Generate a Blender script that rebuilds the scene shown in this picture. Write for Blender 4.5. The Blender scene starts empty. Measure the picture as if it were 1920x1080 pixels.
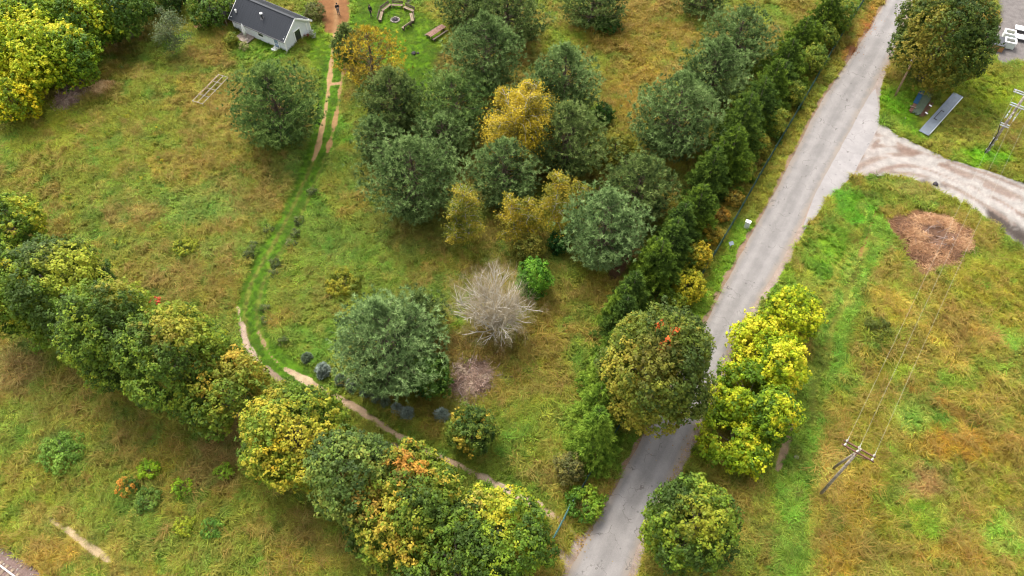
import bpy, bmesh, math
import numpy as np
from mathutils import Vector, Matrix

rad = math.radians
scene = bpy.context.scene
C = scene.collection

# ------------------------------------------------------------------ camera
CAM_H, FPX, PITCH = 64.0, 1450.0, rad(54.35)
cam_d = bpy.data.cameras.new("camera")
cam_d.sensor_width = 36.0
cam_d.lens = FPX / 1920.0 * 36.0
cam_d.clip_end = 6000.0
cam = bpy.data.objects.new("camera", cam_d)
C.objects.link(cam)
cam.location = (0, 0, CAM_H)
cam.rotation_euler = (rad(90) - PITCH, 0, 0)
scene.camera = cam

# ------------------------------------------------------------------ sky, sun, exposure
SUN_EL, SUN_AZ = rad(58.0), rad(-28.0)          # azimuth from +Y, clockwise positive
world = bpy.data.worlds.new("World")
scene.world = world
world.use_nodes = True
nt = world.node_tree
nt.nodes.clear()
sky = nt.nodes.new("ShaderNodeTexSky")
sky.sky_type = 'NISHITA'
sky.sun_disc = False
sky.sun_elevation = SUN_EL
sky.sun_rotation = SUN_AZ
sky.air_density = 1.0
sky.dust_density = 4.0
hsv = nt.nodes.new("ShaderNodeHueSaturation")
hsv.inputs['Saturation'].default_value = 0.10   # cloud cover greys the sky
bg = nt.nodes.new("ShaderNodeBackground")
bg.inputs['Strength'].default_value = 0.15
wo = nt.nodes.new("ShaderNodeOutputWorld")
nt.links.new(sky.outputs[0], hsv.inputs['Color'])
nt.links.new(hsv.outputs[0], bg.inputs['Color'])
nt.links.new(bg.outputs[0], wo.inputs['Surface'])
sun_d = bpy.data.lights.new("sun", 'SUN')
sun_d.energy = 1.25
sun_d.angle = rad(24.0)
sun_d.color = (1.0, 0.91, 0.74)
sun = bpy.data.objects.new("sun", sun_d)
C.objects.link(sun)
sdir = Vector((math.sin(SUN_AZ) * math.cos(SUN_EL), math.cos(SUN_AZ) * math.cos(SUN_EL), math.sin(SUN_EL)))
sun.rotation_euler = sdir.to_track_quat('Z', 'Y').to_euler()
vs = scene.view_settings
vs.view_transform = 'Standard'
vs.look = 'None'
vs.gamma = 1.0
vs.use_curve_mapping = False
vs.exposure = 1.66
cy = scene.cycles
cy.filter_width = 1.2
cy.max_bounces = 4
cy.diffuse_bounces = 3
cy.glossy_bounces = 2
cy.transmission_bounces = 2
cy.transparent_max_bounces = 4

# ------------------------------------------------------------------ survey helpers
FW = np.array([0, math.cos(PITCH), -math.sin(PITCH)])
UP = np.array([0, math.sin(PITCH), math.cos(PITCH)])


def site(u, v, z=0.0):
    """place on the level z that the photograph shows at (u, v)"""
    d = FW * FPX + np.array([1.0, 0, 0]) * (u - 960) - UP * (v - 540)
    return np.array([0, 0, CAM_H]) + d * ((z - CAM_H) / d[2])


def proj(p):
    q = np.asarray(p, float) - [0, 0, CAM_H]
    w = q @ FW
    return np.stack([960 + FPX * q[..., 0] / w, 540 - FPX * (q @ UP) / w, FPX / w], -1)


def height_of(b, tv):
    g = site(*b)
    hs = np.arange(0.05, 25, 0.05)
    P = np.repeat(g[None], len(hs), 0)
    P[:, 2] = hs
    return float(hs[np.argmin(np.abs(proj(P)[:, 1] - tv))])


def place(u, v, a, b, trunk=0.8, cr=(0.75, 1.6)):
    zc = 5.0
    for _ in range(14):
        p = site(u, v, zc)
        s = proj(p)[2]
        R = a / s
        q = p - [0, 0, CAM_H]
        th = math.acos(-q[2] / np.linalg.norm(q))
        c2 = ((b / s) ** 2 - (R * math.cos(th)) ** 2) / math.sin(th) ** 2
        c = min(max(math.sqrt(max(c2, 0.01)), cr[0] * R), cr[1] * R)
        zc = c + trunk
    return p[0], p[1], R, c, zc


# ------------------------------------------------------------------ noise and colour helpers
def _h(ix, iy, s):
    n = (ix.astype(np.int64) * 374761393 + iy.astype(np.int64) * 668265263 + s * 974634777) & 0xFFFFFFFF
    n = ((n ^ (n >> 13)) * 1274126177) & 0xFFFFFFFF
    n = (n ^ (n >> 16)) & 0xFFFFFFFF
    n = (n * 2246822519) & 0xFFFFFFFF
    return ((n ^ (n >> 15)) & 0xFFFFFF) / float(0xFFFFFF)


def vn(x, y, s=0):
    x = np.asarray(x, float)
    y = np.asarray(y, float)
    ix, iy = np.floor(x), np.floor(y)
    fx, fy = x - ix, y - iy
    fx = fx * fx * (3 - 2 * fx)
    fy = fy * fy * (3 - 2 * fy)
    a, b = _h(ix, iy, s), _h(ix + 1, iy, s)
    c, d = _h(ix, iy + 1, s), _h(ix + 1, iy + 1, s)
    return a + (b - a) * fx + (c - a) * fy + (a - b - c + d) * fx * fy


def fbm(x, y, s=0, o=4):
    t, amp, k = 0, 0.5, 1.0
    for i in range(o):
        t = t + amp * vn(x * k + i * 17.3, y * k - i * 9.1, s + i)
        amp *= 0.5
        k *= 2.03
    return t / (1 - 0.5 ** o)


def sstep(a, b, x):
    t = np.clip((x - a) / (b - a), 0, 1)
    return t * t * (3 - 2 * t)


KALB = 0.34
FG_LEAF, FG_NEEDLE = 1.82, 2.6          # foliage reflectance against the survey colours


def S(r, g, b, k=1.0):
    c = np.array([r, g, b], float) / 255.0
    l = np.where(c <= 0.04045, c / 12.92, ((c + 0.055) / 1.055) ** 2.4)
    return l * KALB * k


# ------------------------------------------------------------------ materials
def new_mat(name):
    m = bpy.data.materials.new(name)
    m.use_nodes = True
    n = m.node_tree
    n.nodes.clear()
    return m, n


def N(n, typ, **kw):
    nd = n.nodes.new(typ)
    for k, v in kw.items():
        setattr(nd, k, v)
    return nd


def simple(name, col, rough=0.7, metal=0.0, var=0.15, scale=6.0, bump=0.0, spec=0.3, stretch=None):
    m, n = new_mat(name)
    out = N(n, "ShaderNodeOutputMaterial")
    p = N(n, "ShaderNodeBsdfPrincipled")
    p.inputs['Roughness'].default_value = rough
    p.inputs['Metallic'].default_value = metal
    p.inputs['Specular IOR Level'].default_value = spec
    tc = N(n, "ShaderNodeTexCoord")
    mp = N(n, "ShaderNodeMapping")
    if stretch:
        mp.inputs['Scale'].default_value = stretch
    nz = N(n, "ShaderNodeTexNoise")
    nz.inputs['Scale'].default_value = scale
    nz.inputs['Detail'].default_value = 5
    mx = N(n, "ShaderNodeMix", data_type='RGBA')
    c = np.array(col[:3])
    mx.inputs[6].default_value = (*np.clip(c * (1 - var), 0, 1), 1)
    mx.inputs[7].default_value = (*np.clip(c * (1 + var), 0, 1), 1)
    n.links.new(tc.outputs['Object'], mp.inputs[0])
    n.links.new(mp.outputs[0], nz.inputs['Vector'])
    n.links.new(nz.outputs['Fac'], mx.inputs[0])
    n.links.new(mx.outputs[2], p.inputs['Base Color'])
    if bump:
        bp = N(n, "ShaderNodeBump")
        bp.inputs['Strength'].default_value = bump
        bp.inputs['Distance'].default_value = 0.02
        n.links.new(nz.outputs['Fac'], bp.inputs['Height'])
        n.links.new(bp.outputs[0], p.inputs['Normal'])
    n.links.new(p.outputs[0], out.inputs[0])
    return m


def leaf_material(name, inst=False, trans=0.28, rough=0.65):
    m, n = new_mat(name)
    out = N(n, "ShaderNodeOutputMaterial")
    at = N(n, "ShaderNodeAttribute", attribute_name='col')
    src = at.outputs['Color']
    if inst:
        at.attribute_type = 'INSTANCER'
        bl = N(n, "ShaderNodeAttribute", attribute_name='shade')
        mu = N(n, "ShaderNodeMix", data_type='RGBA', blend_type='MULTIPLY')
        mu.inputs[0].default_value = 1.0
        n.links.new(at.outputs['Color'], mu.inputs[6])
        n.links.new(bl.outputs['Color'], mu.inputs[7])
        src = mu.outputs[2]
    p = N(n, "ShaderNodeBsdfPrincipled")
    p.inputs['Roughness'].default_value = rough
    p.inputs['Specular IOR Level'].default_value = 0.22
    tr = N(n, "ShaderNodeBsdfTranslucent")
    ms = N(n, "ShaderNodeMixShader")
    ms.inputs[0].default_value = trans
    n.links.new(src, p.inputs['Base Color'])
    n.links.new(src, tr.inputs['Color'])
    n.links.new(p.outputs[0], ms.inputs[1])
    n.links.new(tr.outputs[0], ms.inputs[2])
    n.links.new(ms.outputs[0], out.inputs[0])
    return m


def bark_material(name, c0, c1, scale=9.0):
    m, n = new_mat(name)
    out = N(n, "ShaderNodeOutputMaterial")
    p = N(n, "ShaderNodeBsdfPrincipled")
    p.inputs['Roughness'].default_value = 0.9
    tc = N(n, "ShaderNodeTexCoord")
    nz = N(n, "ShaderNodeTexNoise")
    nz.inputs['Scale'].default_value = scale
    nz.inputs['Detail'].default_value = 6
    rp = N(n, "ShaderNodeValToRGB")
    rp.color_ramp.elements[0].position = 0.38
    rp.color_ramp.elements[0].color = (*c0, 1)
    rp.color_ramp.elements[1].position = 0.62
    rp.color_ramp.elements[1].color = (*c1, 1)
    bp = N(n, "ShaderNodeBump")
    bp.inputs['Strength'].default_value = 0.4
    bp.inputs['Distance'].default_value = 0.03
    n.links.new(tc.outputs['Object'], nz.inputs['Vector'])
    n.links.new(nz.outputs['Fac'], rp.inputs[0])
    n.links.new(nz.outputs['Fac'], bp.inputs['Height'])
    n.links.new(bp.outputs[0], p.inputs['Normal'])
    n.links.new(rp.outputs[0], p.inputs['Base Color'])
    n.links.new(p.outputs[0], out.inputs[0])
    return m


M = {}
M['leaf'] = leaf_material('leaf')
M['needle'] = leaf_material('needle', trans=0.15, rough=0.8)
M['grass'] = leaf_material('grass_blade', inst=True, trans=0.25, rough=0.75)
M['bark'] = bark_material('bark', (0.05, 0.04, 0.03), (0.13, 0.105, 0.08))
M['pine_bark'] = bark_material('pine_bark', (0.045, 0.033, 0.024), (0.12, 0.08, 0.055))
M['birch_bark'] = bark_material('birch_bark', (0.12, 0.11, 0.1), (0.46, 0.44, 0.4), 4.0)
M['dead_bark'] = bark_material('dead_bark', (0.34, 0.31, 0.265), (0.6, 0.56, 0.5), 5.0)
M['dead_twig'] = simple('dead_twig', (0.34, 0.28, 0.18), 0.9, var=0.3)
M['brush'] = bark_material('brush_wood', (0.12, 0.085, 0.075), (0.34, 0.26, 0.23), 3.0)
M['straw'] = simple('straw', S(230, 200, 150), 0.9, var=0.3, scale=12)
M['old_wood'] = bark_material('old_wood', (0.12, 0.085, 0.06), (0.24, 0.18, 0.125), 7.0)
M['pole_wood'] = bark_material('pole_wood', (0.1, 0.075, 0.055), (0.21, 0.16, 0.12), 5.0)
M['pole_brown'] = bark_material('pole_brown', (0.14, 0.09, 0.05), (0.3, 0.2, 0.12), 5.0)
M['bench_wood'] = bark_material('bench_wood', (0.12, 0.085, 0.055), (0.24, 0.185, 0.125), 6.0)
M['bench_dark'] = bark_material('bench_dark', (0.06, 0.045, 0.03), (0.13, 0.1, 0.07), 6.0)
M['table_wood'] = bark_material('table_wood', (0.11, 0.055, 0.04), (0.22, 0.12, 0.09), 6.0)
M['white_paint'] = simple('white_paint', (0.78, 0.78, 0.78), 0.5, var=0.05)
M['roof'] = simple('roof_metal_tile', (0.016, 0.019, 0.026), 0.62, var=0.25, scale=3, spec=0.25)
M['shed_roof'] = simple('shed_roof', (0.03, 0.028, 0.026), 0.7, var=0.3, scale=3)
M['siding'] = simple('grey_siding', (0.66, 0.69, 0.71), 0.7, var=0.06, scale=5)
M['glass'] = simple('dark_glass', (0.035, 0.04, 0.04), 0.08, var=0.2, spec=0.8)
M['blue_glass'] = simple('sky_glass', (0.2, 0.27, 0.38), 0.12, var=0.15, spec=0.8)
M['deck'] = bark_material('deck', (0.15, 0.12, 0.1), (0.26, 0.21, 0.18), 3.0)
M['steel'] = simple('galvanised_steel', (0.42, 0.45, 0.48), 0.4, 0.6, var=0.15, scale=4)
M['sheet'] = simple('sheet_metal', (0.2, 0.23, 0.27), 0.42, 0.5, var=0.25, scale=2.0)
M['dark_steel'] = simple('dark_steel', (0.05, 0.05, 0.055), 0.5, 0.2)
M['green_paint'] = simple('green_paint', (0.012, 0.045, 0.03), 0.5, var=0.2)
M['gate_paint'] = simple('gate_green', (0.03, 0.1, 0.095), 0.5, var=0.2)
M['black'] = simple('black_plastic', (0.015, 0.015, 0.017), 0.5)
M['porcelain'] = simple('porcelain', (0.5, 0.47, 0.43), 0.25, var=0.1)
M['wire'] = simple('wire', (0.34, 0.34, 0.28), 0.5, 0.3)
M['rack'] = simple('weathered_rack', (0.30, 0.27, 0.23), 0.7, var=0.25, scale=5)
M['rust'] = simple('rust', (0.13, 0.065, 0.045), 0.9, var=0.4, scale=9)
M['stone'] = simple('stone', (0.24, 0.21, 0.18), 0.9, var=0.35, scale=4, bump=0.5)
M['ash'] = simple('ash', (0.035, 0.03, 0.035), 0.95, var=0.6, scale=9, bump=0.6)
M['cabinet'] = simple('cabinet_pale', (0.52, 0.57, 0.53), 0.5, var=0.05)
M['tarp'] = simple('green_boards', (0.07, 0.095, 0.06), 0.7, var=0.4, scale=3)
M['blue'] = simple('blue_sheet', (0.015, 0.065, 0.13), 0.5, var=0.3)
M['plywood'] = simple('plywood', (0.34, 0.17, 0.07), 0.7, var=0.15)
M['felt'] = simple('dark_felt', (0.05, 0.052, 0.06), 0.8, var=0.15)
M['red'] = simple('red_flowers', (0.3, 0.035, 0.05), 0.8, var=0.4, scale=15)
M['skin'] = simple('skin', (0.45, 0.27, 0.19), 0.6, var=0.05)
M['jacket'] = simple('black_jacket', (0.012, 0.012, 0.016), 0.8, var=0.3)
M['trousers'] = simple('grey_trousers', (0.12, 0.125, 0.14), 0.85, var=0.2)
M['trousers_dark'] = simple('dark_trousers', (0.016, 0.018, 0.026), 0.85, var=0.2)
M['hair'] = simple('hair', (0.02, 0.014, 0.01), 0.8)
M['shoe'] = simple('shoe', (0.02, 0.018, 0.016), 0.7)
M['rail_steel'] = simple('rail_steel', (0.33, 0.31, 0.32), 0.35, 0.7, var=0.1)
M['ballast'] = simple('ballast_stone', (0.12, 0.08, 0.07), 0.95, var=0.7, scale=7, bump=1.0)
M['heap'] = simple('heap_soil', S(150, 112, 88), 0.95, var=0.5, scale=3, bump=1.0)


# ------------------------------------------------------------------ mesh helpers
def tag(o, label=None, cat=None, group=None, kind=None):
    if label:
        o['label'] = label
    if cat:
        o['category'] = cat
    if group:
        o['group'] = group
    if kind:
        o['kind'] = kind
    return o


def link(name, me, mat=None, parent=None, loc=None, rz=0.0):
    o = bpy.data.objects.new(name, me)
    C.objects.link(o)
    if parent is not None:
        o.parent = parent
    if loc is not None:
        o.location = loc
    if rz:
        o.rotation_euler = (0, 0, rz)
    if mat is not None and me is not None and len(me.materials) == 0:
        me.materials.append(mat)
    return o


def empty(name, loc, rz=0.0):
    o = bpy.data.objects.new(name, None)
    o.empty_display_size = 0.3
    C.objects.link(o)
    o.location = loc
    o.rotation_euler = (0, 0, rz)
    return o


def fast_mesh(name, V, F, col=None, attr='col', smooth=False):
    V = np.asarray(V, np.float32).reshape(-1, 3)
    F = np.asarray(F, np.int32)
    me = bpy.data.meshes.new(name)
    me.vertices.add(len(V))
    me.vertices.foreach_set('co', V.ravel())
    k = F.shape[1]
    me.loops.add(F.size)
    me.loops.foreach_set('vertex_index', F.ravel())
    me.polygons.add(len(F))
    me.polygons.foreach_set('loop_start', np.arange(0, F.size, k, dtype=np.int32))
    if smooth:
        me.polygons.foreach_set('use_smooth', np.ones(len(F), bool))
    if col is not None:
        a = me.attributes.new(attr, 'FLOAT_COLOR', 'POINT')
        c = np.ones((len(V), 4), np.float32)
        c[:, :3] = col
        a.data.foreach_set('color', c.ravel())
    me.update(calc_edges=True)
    me.validate()
    return me


class MB:
    """collects boxes, tubes and strips into ONE mesh"""

    def __init__(self):
        self.v, self.f, self.n = [], [], 0
        self.limbs, self.stems = None, []

    def add(self, V, F):
        V = np.asarray(V, float).reshape(-1, 3)
        self.v.append(V)
        self.f += [tuple(int(i) + self.n for i in q) for q in F]
        self.n += len(V)
        return self

    def box(self, c, size, rz=0.0, rx=0.0, ry=0.0, taper=1.0):
        sx, sy, sz = [s / 2 for s in size]
        V = np.array([[x * (taper if z > 0 else 1), y * (taper if z > 0 else 1), z] for z in (-sz, sz) for x, y in
                      ((-sx, -sy), (sx, -sy), (sx, sy), (-sx, sy))])
        R = np.array(Matrix.Rotation(rz, 3, 'Z') @ Matrix.Rotation(ry, 3, 'Y') @ Matrix.Rotation(rx, 3, 'X'))
        V = V @ R.T + np.array(c)
        return self.add(V, [(3, 2, 1, 0), (4, 5, 6, 7), (0, 1, 5, 4), (1, 2, 6, 5), (2, 3, 7, 6), (3, 0, 4, 7)])

    def tube(self, pts, r, sides=6, cap=True):
        P = np.asarray(pts, float)
        n = len(P)
        r = np.broadcast_to(np.asarray(r, float), (n,))
        T = np.gradient(P, axis=0)
        T /= np.linalg.norm(T, axis=1)[:, None] + 1e-9
        ref = np.array([0, 0, 1.0]) if abs(T[0][2]) < 0.9 else np.array([1.0, 0, 0])
        A = np.cross(T, ref)
        A /= np.linalg.norm(A, axis=1)[:, None] + 1e-9
        B = np.cross(T, A)
        an = np.linspace(0, 2 * math.pi, sides, endpoint=False)
        V = P[:, None] + r[:, None, None] * (np.cos(an)[None, :, None] * A[:, None] + np.sin(an)[None, :, None] * B[:, None])
        F = []
        for i in range(n - 1):
            for j in range(sides):
                k = (j + 1) % sides
                F.append((i * sides + j, i * sides + k, (i + 1) * sides + k, (i + 1) * sides + j))
        if cap:
            F.append(tuple(range(sides)))
            F.append(tuple(reversed(range((n - 1) * sides, n * sides))))
        return self.add(V.reshape(-1, 3), F)

    def bar(self, a, b, r, sides=6):
        return self.tube([a, b], [r, r], sides)

    def build(self, name, mat, parent=None, loc=None, rz=0.0, smooth=False, bevel=0.0):
        me = bpy.data.meshes.new(name)
        me.from_pydata(np.concatenate(self.v).tolist(), [], self.f)
        if smooth:
            me.polygons.foreach_set('use_smooth', np.ones(len(me.polygons), bool))
        bm = bmesh.new()
        bm.from_mesh(me)
        bmesh.ops.recalc_face_normals(bm, faces=bm.faces)
        bm.to_mesh(me)
        bm.free()
        me.update()
        o = link(name, me, mat, parent, loc, rz)
        if bevel:
            md = o.modifiers.new('bevel', 'BEVEL')
            md.width = bevel
            md.segments = 2
        return o


def norm(v):
    v = np.asarray(v, float)
    return v / (np.linalg.norm(v, axis=-1, keepdims=True) + 1e-9)


# ------------------------------------------------------------------ the land: patches, strokes, bare earth
def seg_dist(x, y, P):
    """distance to a polyline"""
    d = np.full(np.shape(x), 1e9)
    for (x0, y0), (x1, y1) in zip(P[:-1], P[1:]):
        dx, dy = x1 - x0, y1 - y0
        t = np.clip(((x - x0) * dx + (y - y0) * dy) / (dx * dx + dy * dy + 1e-9), 0, 1)
        d = np.minimum(d, np.hypot(x - x0 - t * dx, y - y0 - t * dy))
    return d


def poly_sd(x, y, P):
    """signed distance to a polygon, negative inside"""
    P = [tuple(p) for p in P]
    d = seg_dist(x, y, P + P[:1])
    ins = np.zeros(np.shape(x), bool)
    n = len(P)
    for i in range(n):
        x0, y0 = P[i]
        x1, y1 = P[(i + 1) % n]
        c = ((y0 > y) != (y1 > y)) & (x < (x1 - x0) * (y - y0) / (y1 - y0 + 1e-12) + x0)
        ins ^= c
    return np.where(ins, -d, d)


def gp(*pts):
    return [tuple(site(*p)[:2]) for p in pts]


def smooth_line(P, it=2):
    P = np.array(P, float)
    for _ in range(it):
        Q = np.empty((2 * len(P) - 2, 2))
        Q[0::2] = P[:-1] * 0.75 + P[1:] * 0.25
        Q[1::2] = P[:-1] * 0.25 + P[1:] * 0.75
        P = np.concatenate([P[:1], Q, P[-1:]])
    return [tuple(p) for p in P]


ROAD_L = smooth_line(gp((1030, 1140), (1063, 1080), (1103, 1003), (1140, 940), (1203, 823), (1262, 716), (1320, 613), (1363, 527), (1407, 443),
                        (1453, 360), (1493, 283), (1533, 200), (1590, 117), (1663, 0), (1700, -60)))
ROAD_R = smooth_line(gp((1152, 1140), (1177, 1080), (1203, 1007), (1250, 907), (1283, 845), (1316, 770), (1343, 712), (1372, 640), (1405, 585), (1443, 527),
                        (1482, 460), (1530, 360), (1580, 270), (1640, 160), (1679, 83), (1702, 0), (1730, -60)))
ROAD_POLY = ROAD_L + ROAD_R[::-1]
APRON = gp((1530, 358), (1580, 268), (1640, 158), (1646, 192), (1650, 232), (1632, 268), (1612, 302), (1600, 330), (1572, 352), (1552, 372), (1528, 410), (1500, 440))

# (u, v, half width, half height, colour, strength, grass height)
BLOBS = [
    # upper left meadow
    (330, 112, 120, 36, (105, 132, 45), .7, .9), (425, 105, 90, 22, (158, 118, 58), .8, 1), (230, 200, 90, 50, (146, 138, 50), .7, 1),
    (190, 166, 34, 15, (215, 178, 125), 1, 1), (420, 215, 110, 55, (172, 138, 72), .8, 1), (90, 255, 110, 55, (146, 146, 40), .8, 1),
    (300, 262, 150, 50, (125, 135, 42), .7, 1), (480, 335, 90, 65, (130, 112, 52), .8, 1), (400, 385, 100, 45, (112, 144, 72), .7, .9),
    (240, 405, 60, 35, (146, 114, 72), .8, 1), (430, 470, 90, 36, (104, 130, 60), .7, .9), (330, 535, 110, 46, (146, 118, 66), .8, 1),
    (260, 470, 70, 35, (108, 116, 50), .7, 1), (440, 560, 60, 40, (156, 124, 62), .7, 1), (60, 330, 70, 40, (140, 128, 48), .7, 1),
    (150, 340, 60, 40, (118, 128, 44), .7, 1), (540, 300, 40, 30, (120, 105, 55), .6, 1), (380, 300, 70, 30, (168, 132, 62), .6, 1),
    (500, 380, 50, 40, (136, 116, 58), .6, 1), (220, 300, 60, 25, (128, 140, 40), .6, 1), (500, 510, 40, 40, (120, 116, 52), .6, 1),
    # between track and pines
    (570, 300, 50, 60, (100, 128, 66), .7, .8), (600, 430, 60, 70, (86, 132, 50), .8, .8), (590, 560, 70, 60, (118, 122, 50), .8, 1),
    (585, 640, 75, 45, (94, 136, 46), .8, .8), (740, 430, 80, 60, (95, 124, 46), .7, .8), (800, 530, 80, 45, (112, 108, 46), .7, .9),
    (660, 330, 30, 50, (92, 118, 50), .7, .8), (660, 470, 50, 40, (84, 120, 48), .7, .8), (700, 520, 60, 40, (96, 128, 42), .7, .8),
    # pine grove floor and centre clearing
    (850, 330, 210, 120, (104, 84, 50), .8, .7), (1150, 390, 110, 80, (110, 88, 54), .8, .7), (1010, 480, 120, 60, (104, 98, 44), .8, .8),
    (900, 665, 100, 50, (130, 98, 58), .9, 1), (1030, 620, 80, 50, (146, 118, 46), .9, 1), (1060, 560, 60, 36, (118, 118, 40), .8, 1),
    (1100, 690, 50, 60, (96, 124, 40), .9, 1), (1000, 725, 70, 45, (128, 118, 42), .8, 1), (960, 800, 90, 55, (112, 128, 40), .8, 1),
    (1080, 800, 40, 60, (100, 130, 38), .7, 1), (1010, 895, 60, 34, (132, 112, 60), .8, 1), (890, 850, 60, 35, (108, 122, 42), .7, 1),
    (1185, 470, 34, 60, (118, 86, 58), .9, .5), (1110, 600, 50, 40, (110, 122, 40), .7, 1), (840, 760, 60, 35, (118, 108, 52), .7, .7),
    (800, 440, 80, 50, (98, 96, 48), .7, .8), (1060, 690, 30, 40, (150, 122, 50), .6, 1),
    # beyond the grove
    (1180, 60, 130, 60, (158, 122, 46), .9, 1), (1060, 90, 50, 30, (122, 140, 32), .8, .7), (1200, 170, 70, 80, (172, 128, 46), .9, 1),
    (1160, 285, 50, 40, (140, 132, 44), .8, 1), (1260, 20, 90, 30, (146, 110, 48), .8, 1), (990, 110, 40, 40, (140, 112, 56), .7, .8),
    (1280, 90, 60, 40, (150, 128, 44), .6, 1), (1150, 130, 50, 20, (146, 134, 42), .6, 1),
    (740, 70, 110, 75, (114, 148, 28), 1, .28), (800, 130, 60, 50, (112, 148, 26), 1, .3), (600, 95, 34, 52, (126, 156, 30), 1, .35),
    (490, 98, 60, 26, (92, 134, 28), .9, .45), (850, 120, 34, 60, (120, 92, 52), .7, .4), (700, 20, 60, 30, (110, 150, 24), .9, .3),
    (620, 250, 40, 40, (100, 140, 30), .8, .4), (660, 230, 40, 60, (96, 132, 40), .7, .5),
    # lower left field
    (30, 690, 70, 60, (178, 146, 98), .9, 1), (120, 765, 120, 55, (146, 134, 66), .7, 1), (450, 830, 90, 36, (158, 122, 84), .9, 1),
    (400, 885, 70, 36, (166, 130, 86), .8, 1), (200, 960, 130, 60, (118, 134, 50), .7, .9), (110, 845, 50, 32, (78, 112, 50), .9, 1.1),
    (100, 1045, 75, 40, (222, 172, 72), 1, 1), (500, 960, 120, 60, (130, 128, 52), .7, 1), (620, 1035, 110, 46, (146, 124, 62), .7, 1),
    (40, 955, 70, 60, (140, 150, 48), .8, .8), (270, 790, 90, 45, (134, 130, 60), .7, 1), (300, 1010, 80, 40, (112, 126, 50), .7, .9),
    (220, 860, 60, 40, (152, 128, 70), .7, 1), (380, 790, 60, 25, (122, 122, 55), .7, 1), (560, 1000, 60, 40, (150, 128, 66), .6, 1),
    (420, 1040, 90, 36, (118, 130, 54), .6, 1), (20, 800, 50, 50, (120, 130, 52), .7, 1), (140, 1000, 60, 26, (160, 138, 66), .6, .8),
    (280, 935, 50, 40, (104, 112, 54), .7, 1), (520, 890, 50, 36, (140, 116, 70), .6, 1), (740, 1060, 60, 40, (120, 112, 56), .6, 1),
    # right of the road
    (1600, 385, 46, 50, (82, 152, 26), 1, .9), (1560, 480, 60, 60, (98, 152, 30), .9, .9), (1470, 520, 40, 50, (104, 148, 32), .8, .8),
    (1720, 345, 70, 20, (146, 136, 74), .8, .6), (1870, 560, 90, 80, (172, 156, 50), .9, 1), (1700, 590, 90, 40, (178, 158, 56), .8, 1),
    (1885, 640, 70, 40, (112, 164, 60), .8, 1), (1650, 690, 60, 40, (146, 118, 42), .8, 1), (1780, 625, 80, 36, (156, 114, 62), .8, 1),
    (1720, 780, 70, 40, (114, 168, 60), .9, 1), (1785, 835, 90, 50, (192, 128, 40), .9, 1), (1730, 905, 60, 38, (182, 128, 94), 1, .7),
    (1720, 975, 70, 42, (148, 174, 48), .8, 1.2), (1610, 920, 60, 80, (160, 128, 40), .8, 1), (1560, 890, 34, 60, (206, 168, 90), .9, 1.2),
    (1860, 910, 70, 60, (150, 146, 42), .8, 1), (1880, 1005, 60, 46, (112, 156, 50), .9, 1.1), (1790, 1050, 90, 36, (172, 122, 50), .8, 1),
    (1570, 1045, 50, 40, (180, 124, 40), .8, 1), (1460, 900, 60, 80, (118, 140, 44), .8, .8), (1440, 1010, 70, 60, (124, 134, 56), .8, .8),
    (1850, 740, 70, 50, (172, 144, 50), .8, 1), (1620, 790, 50, 50, (150, 136, 42), .8, 1), (1900, 490, 50, 30, (150, 154, 44), .7, 1),
    (1650, 640, 30, 22, (96, 108, 36), .9, 1.2), (1810, 710, 60, 30, (120, 158, 50), .7, 1), (1660, 1010, 50, 40, (150, 132, 44), .6, 1),
    (1900, 850, 40, 40, (176, 128, 60), .7, 1), (1800, 960, 40, 36, (160, 132, 50), .7, 1), (1690, 700, 40, 30, (128, 158, 46), .6, 1),
    (1560, 820, 40, 40, (150, 120, 46), .6, 1), (1690, 870, 40, 30, (132, 154, 44), .6, 1),
    (1700, 205, 60, 60, (108, 152, 22), 1, .5), (1800, 240, 80, 40, (156, 148, 62), .8, .4), (1845, 292, 70, 26, (112, 160, 24), 1, .5),
    (1865, 175, 90, 60, (140, 152, 32), .9, .5), (1760, 290, 40, 14, (130, 150, 40), .7, .5), (1250, 860, 50, 60, (104, 120, 44), .7, .6),
    (1180, 850, 46, 60, (88, 122, 34), .9, .6), (1100, 1000, 30, 30, (110, 108, 50), .7, .5),
]
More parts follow.
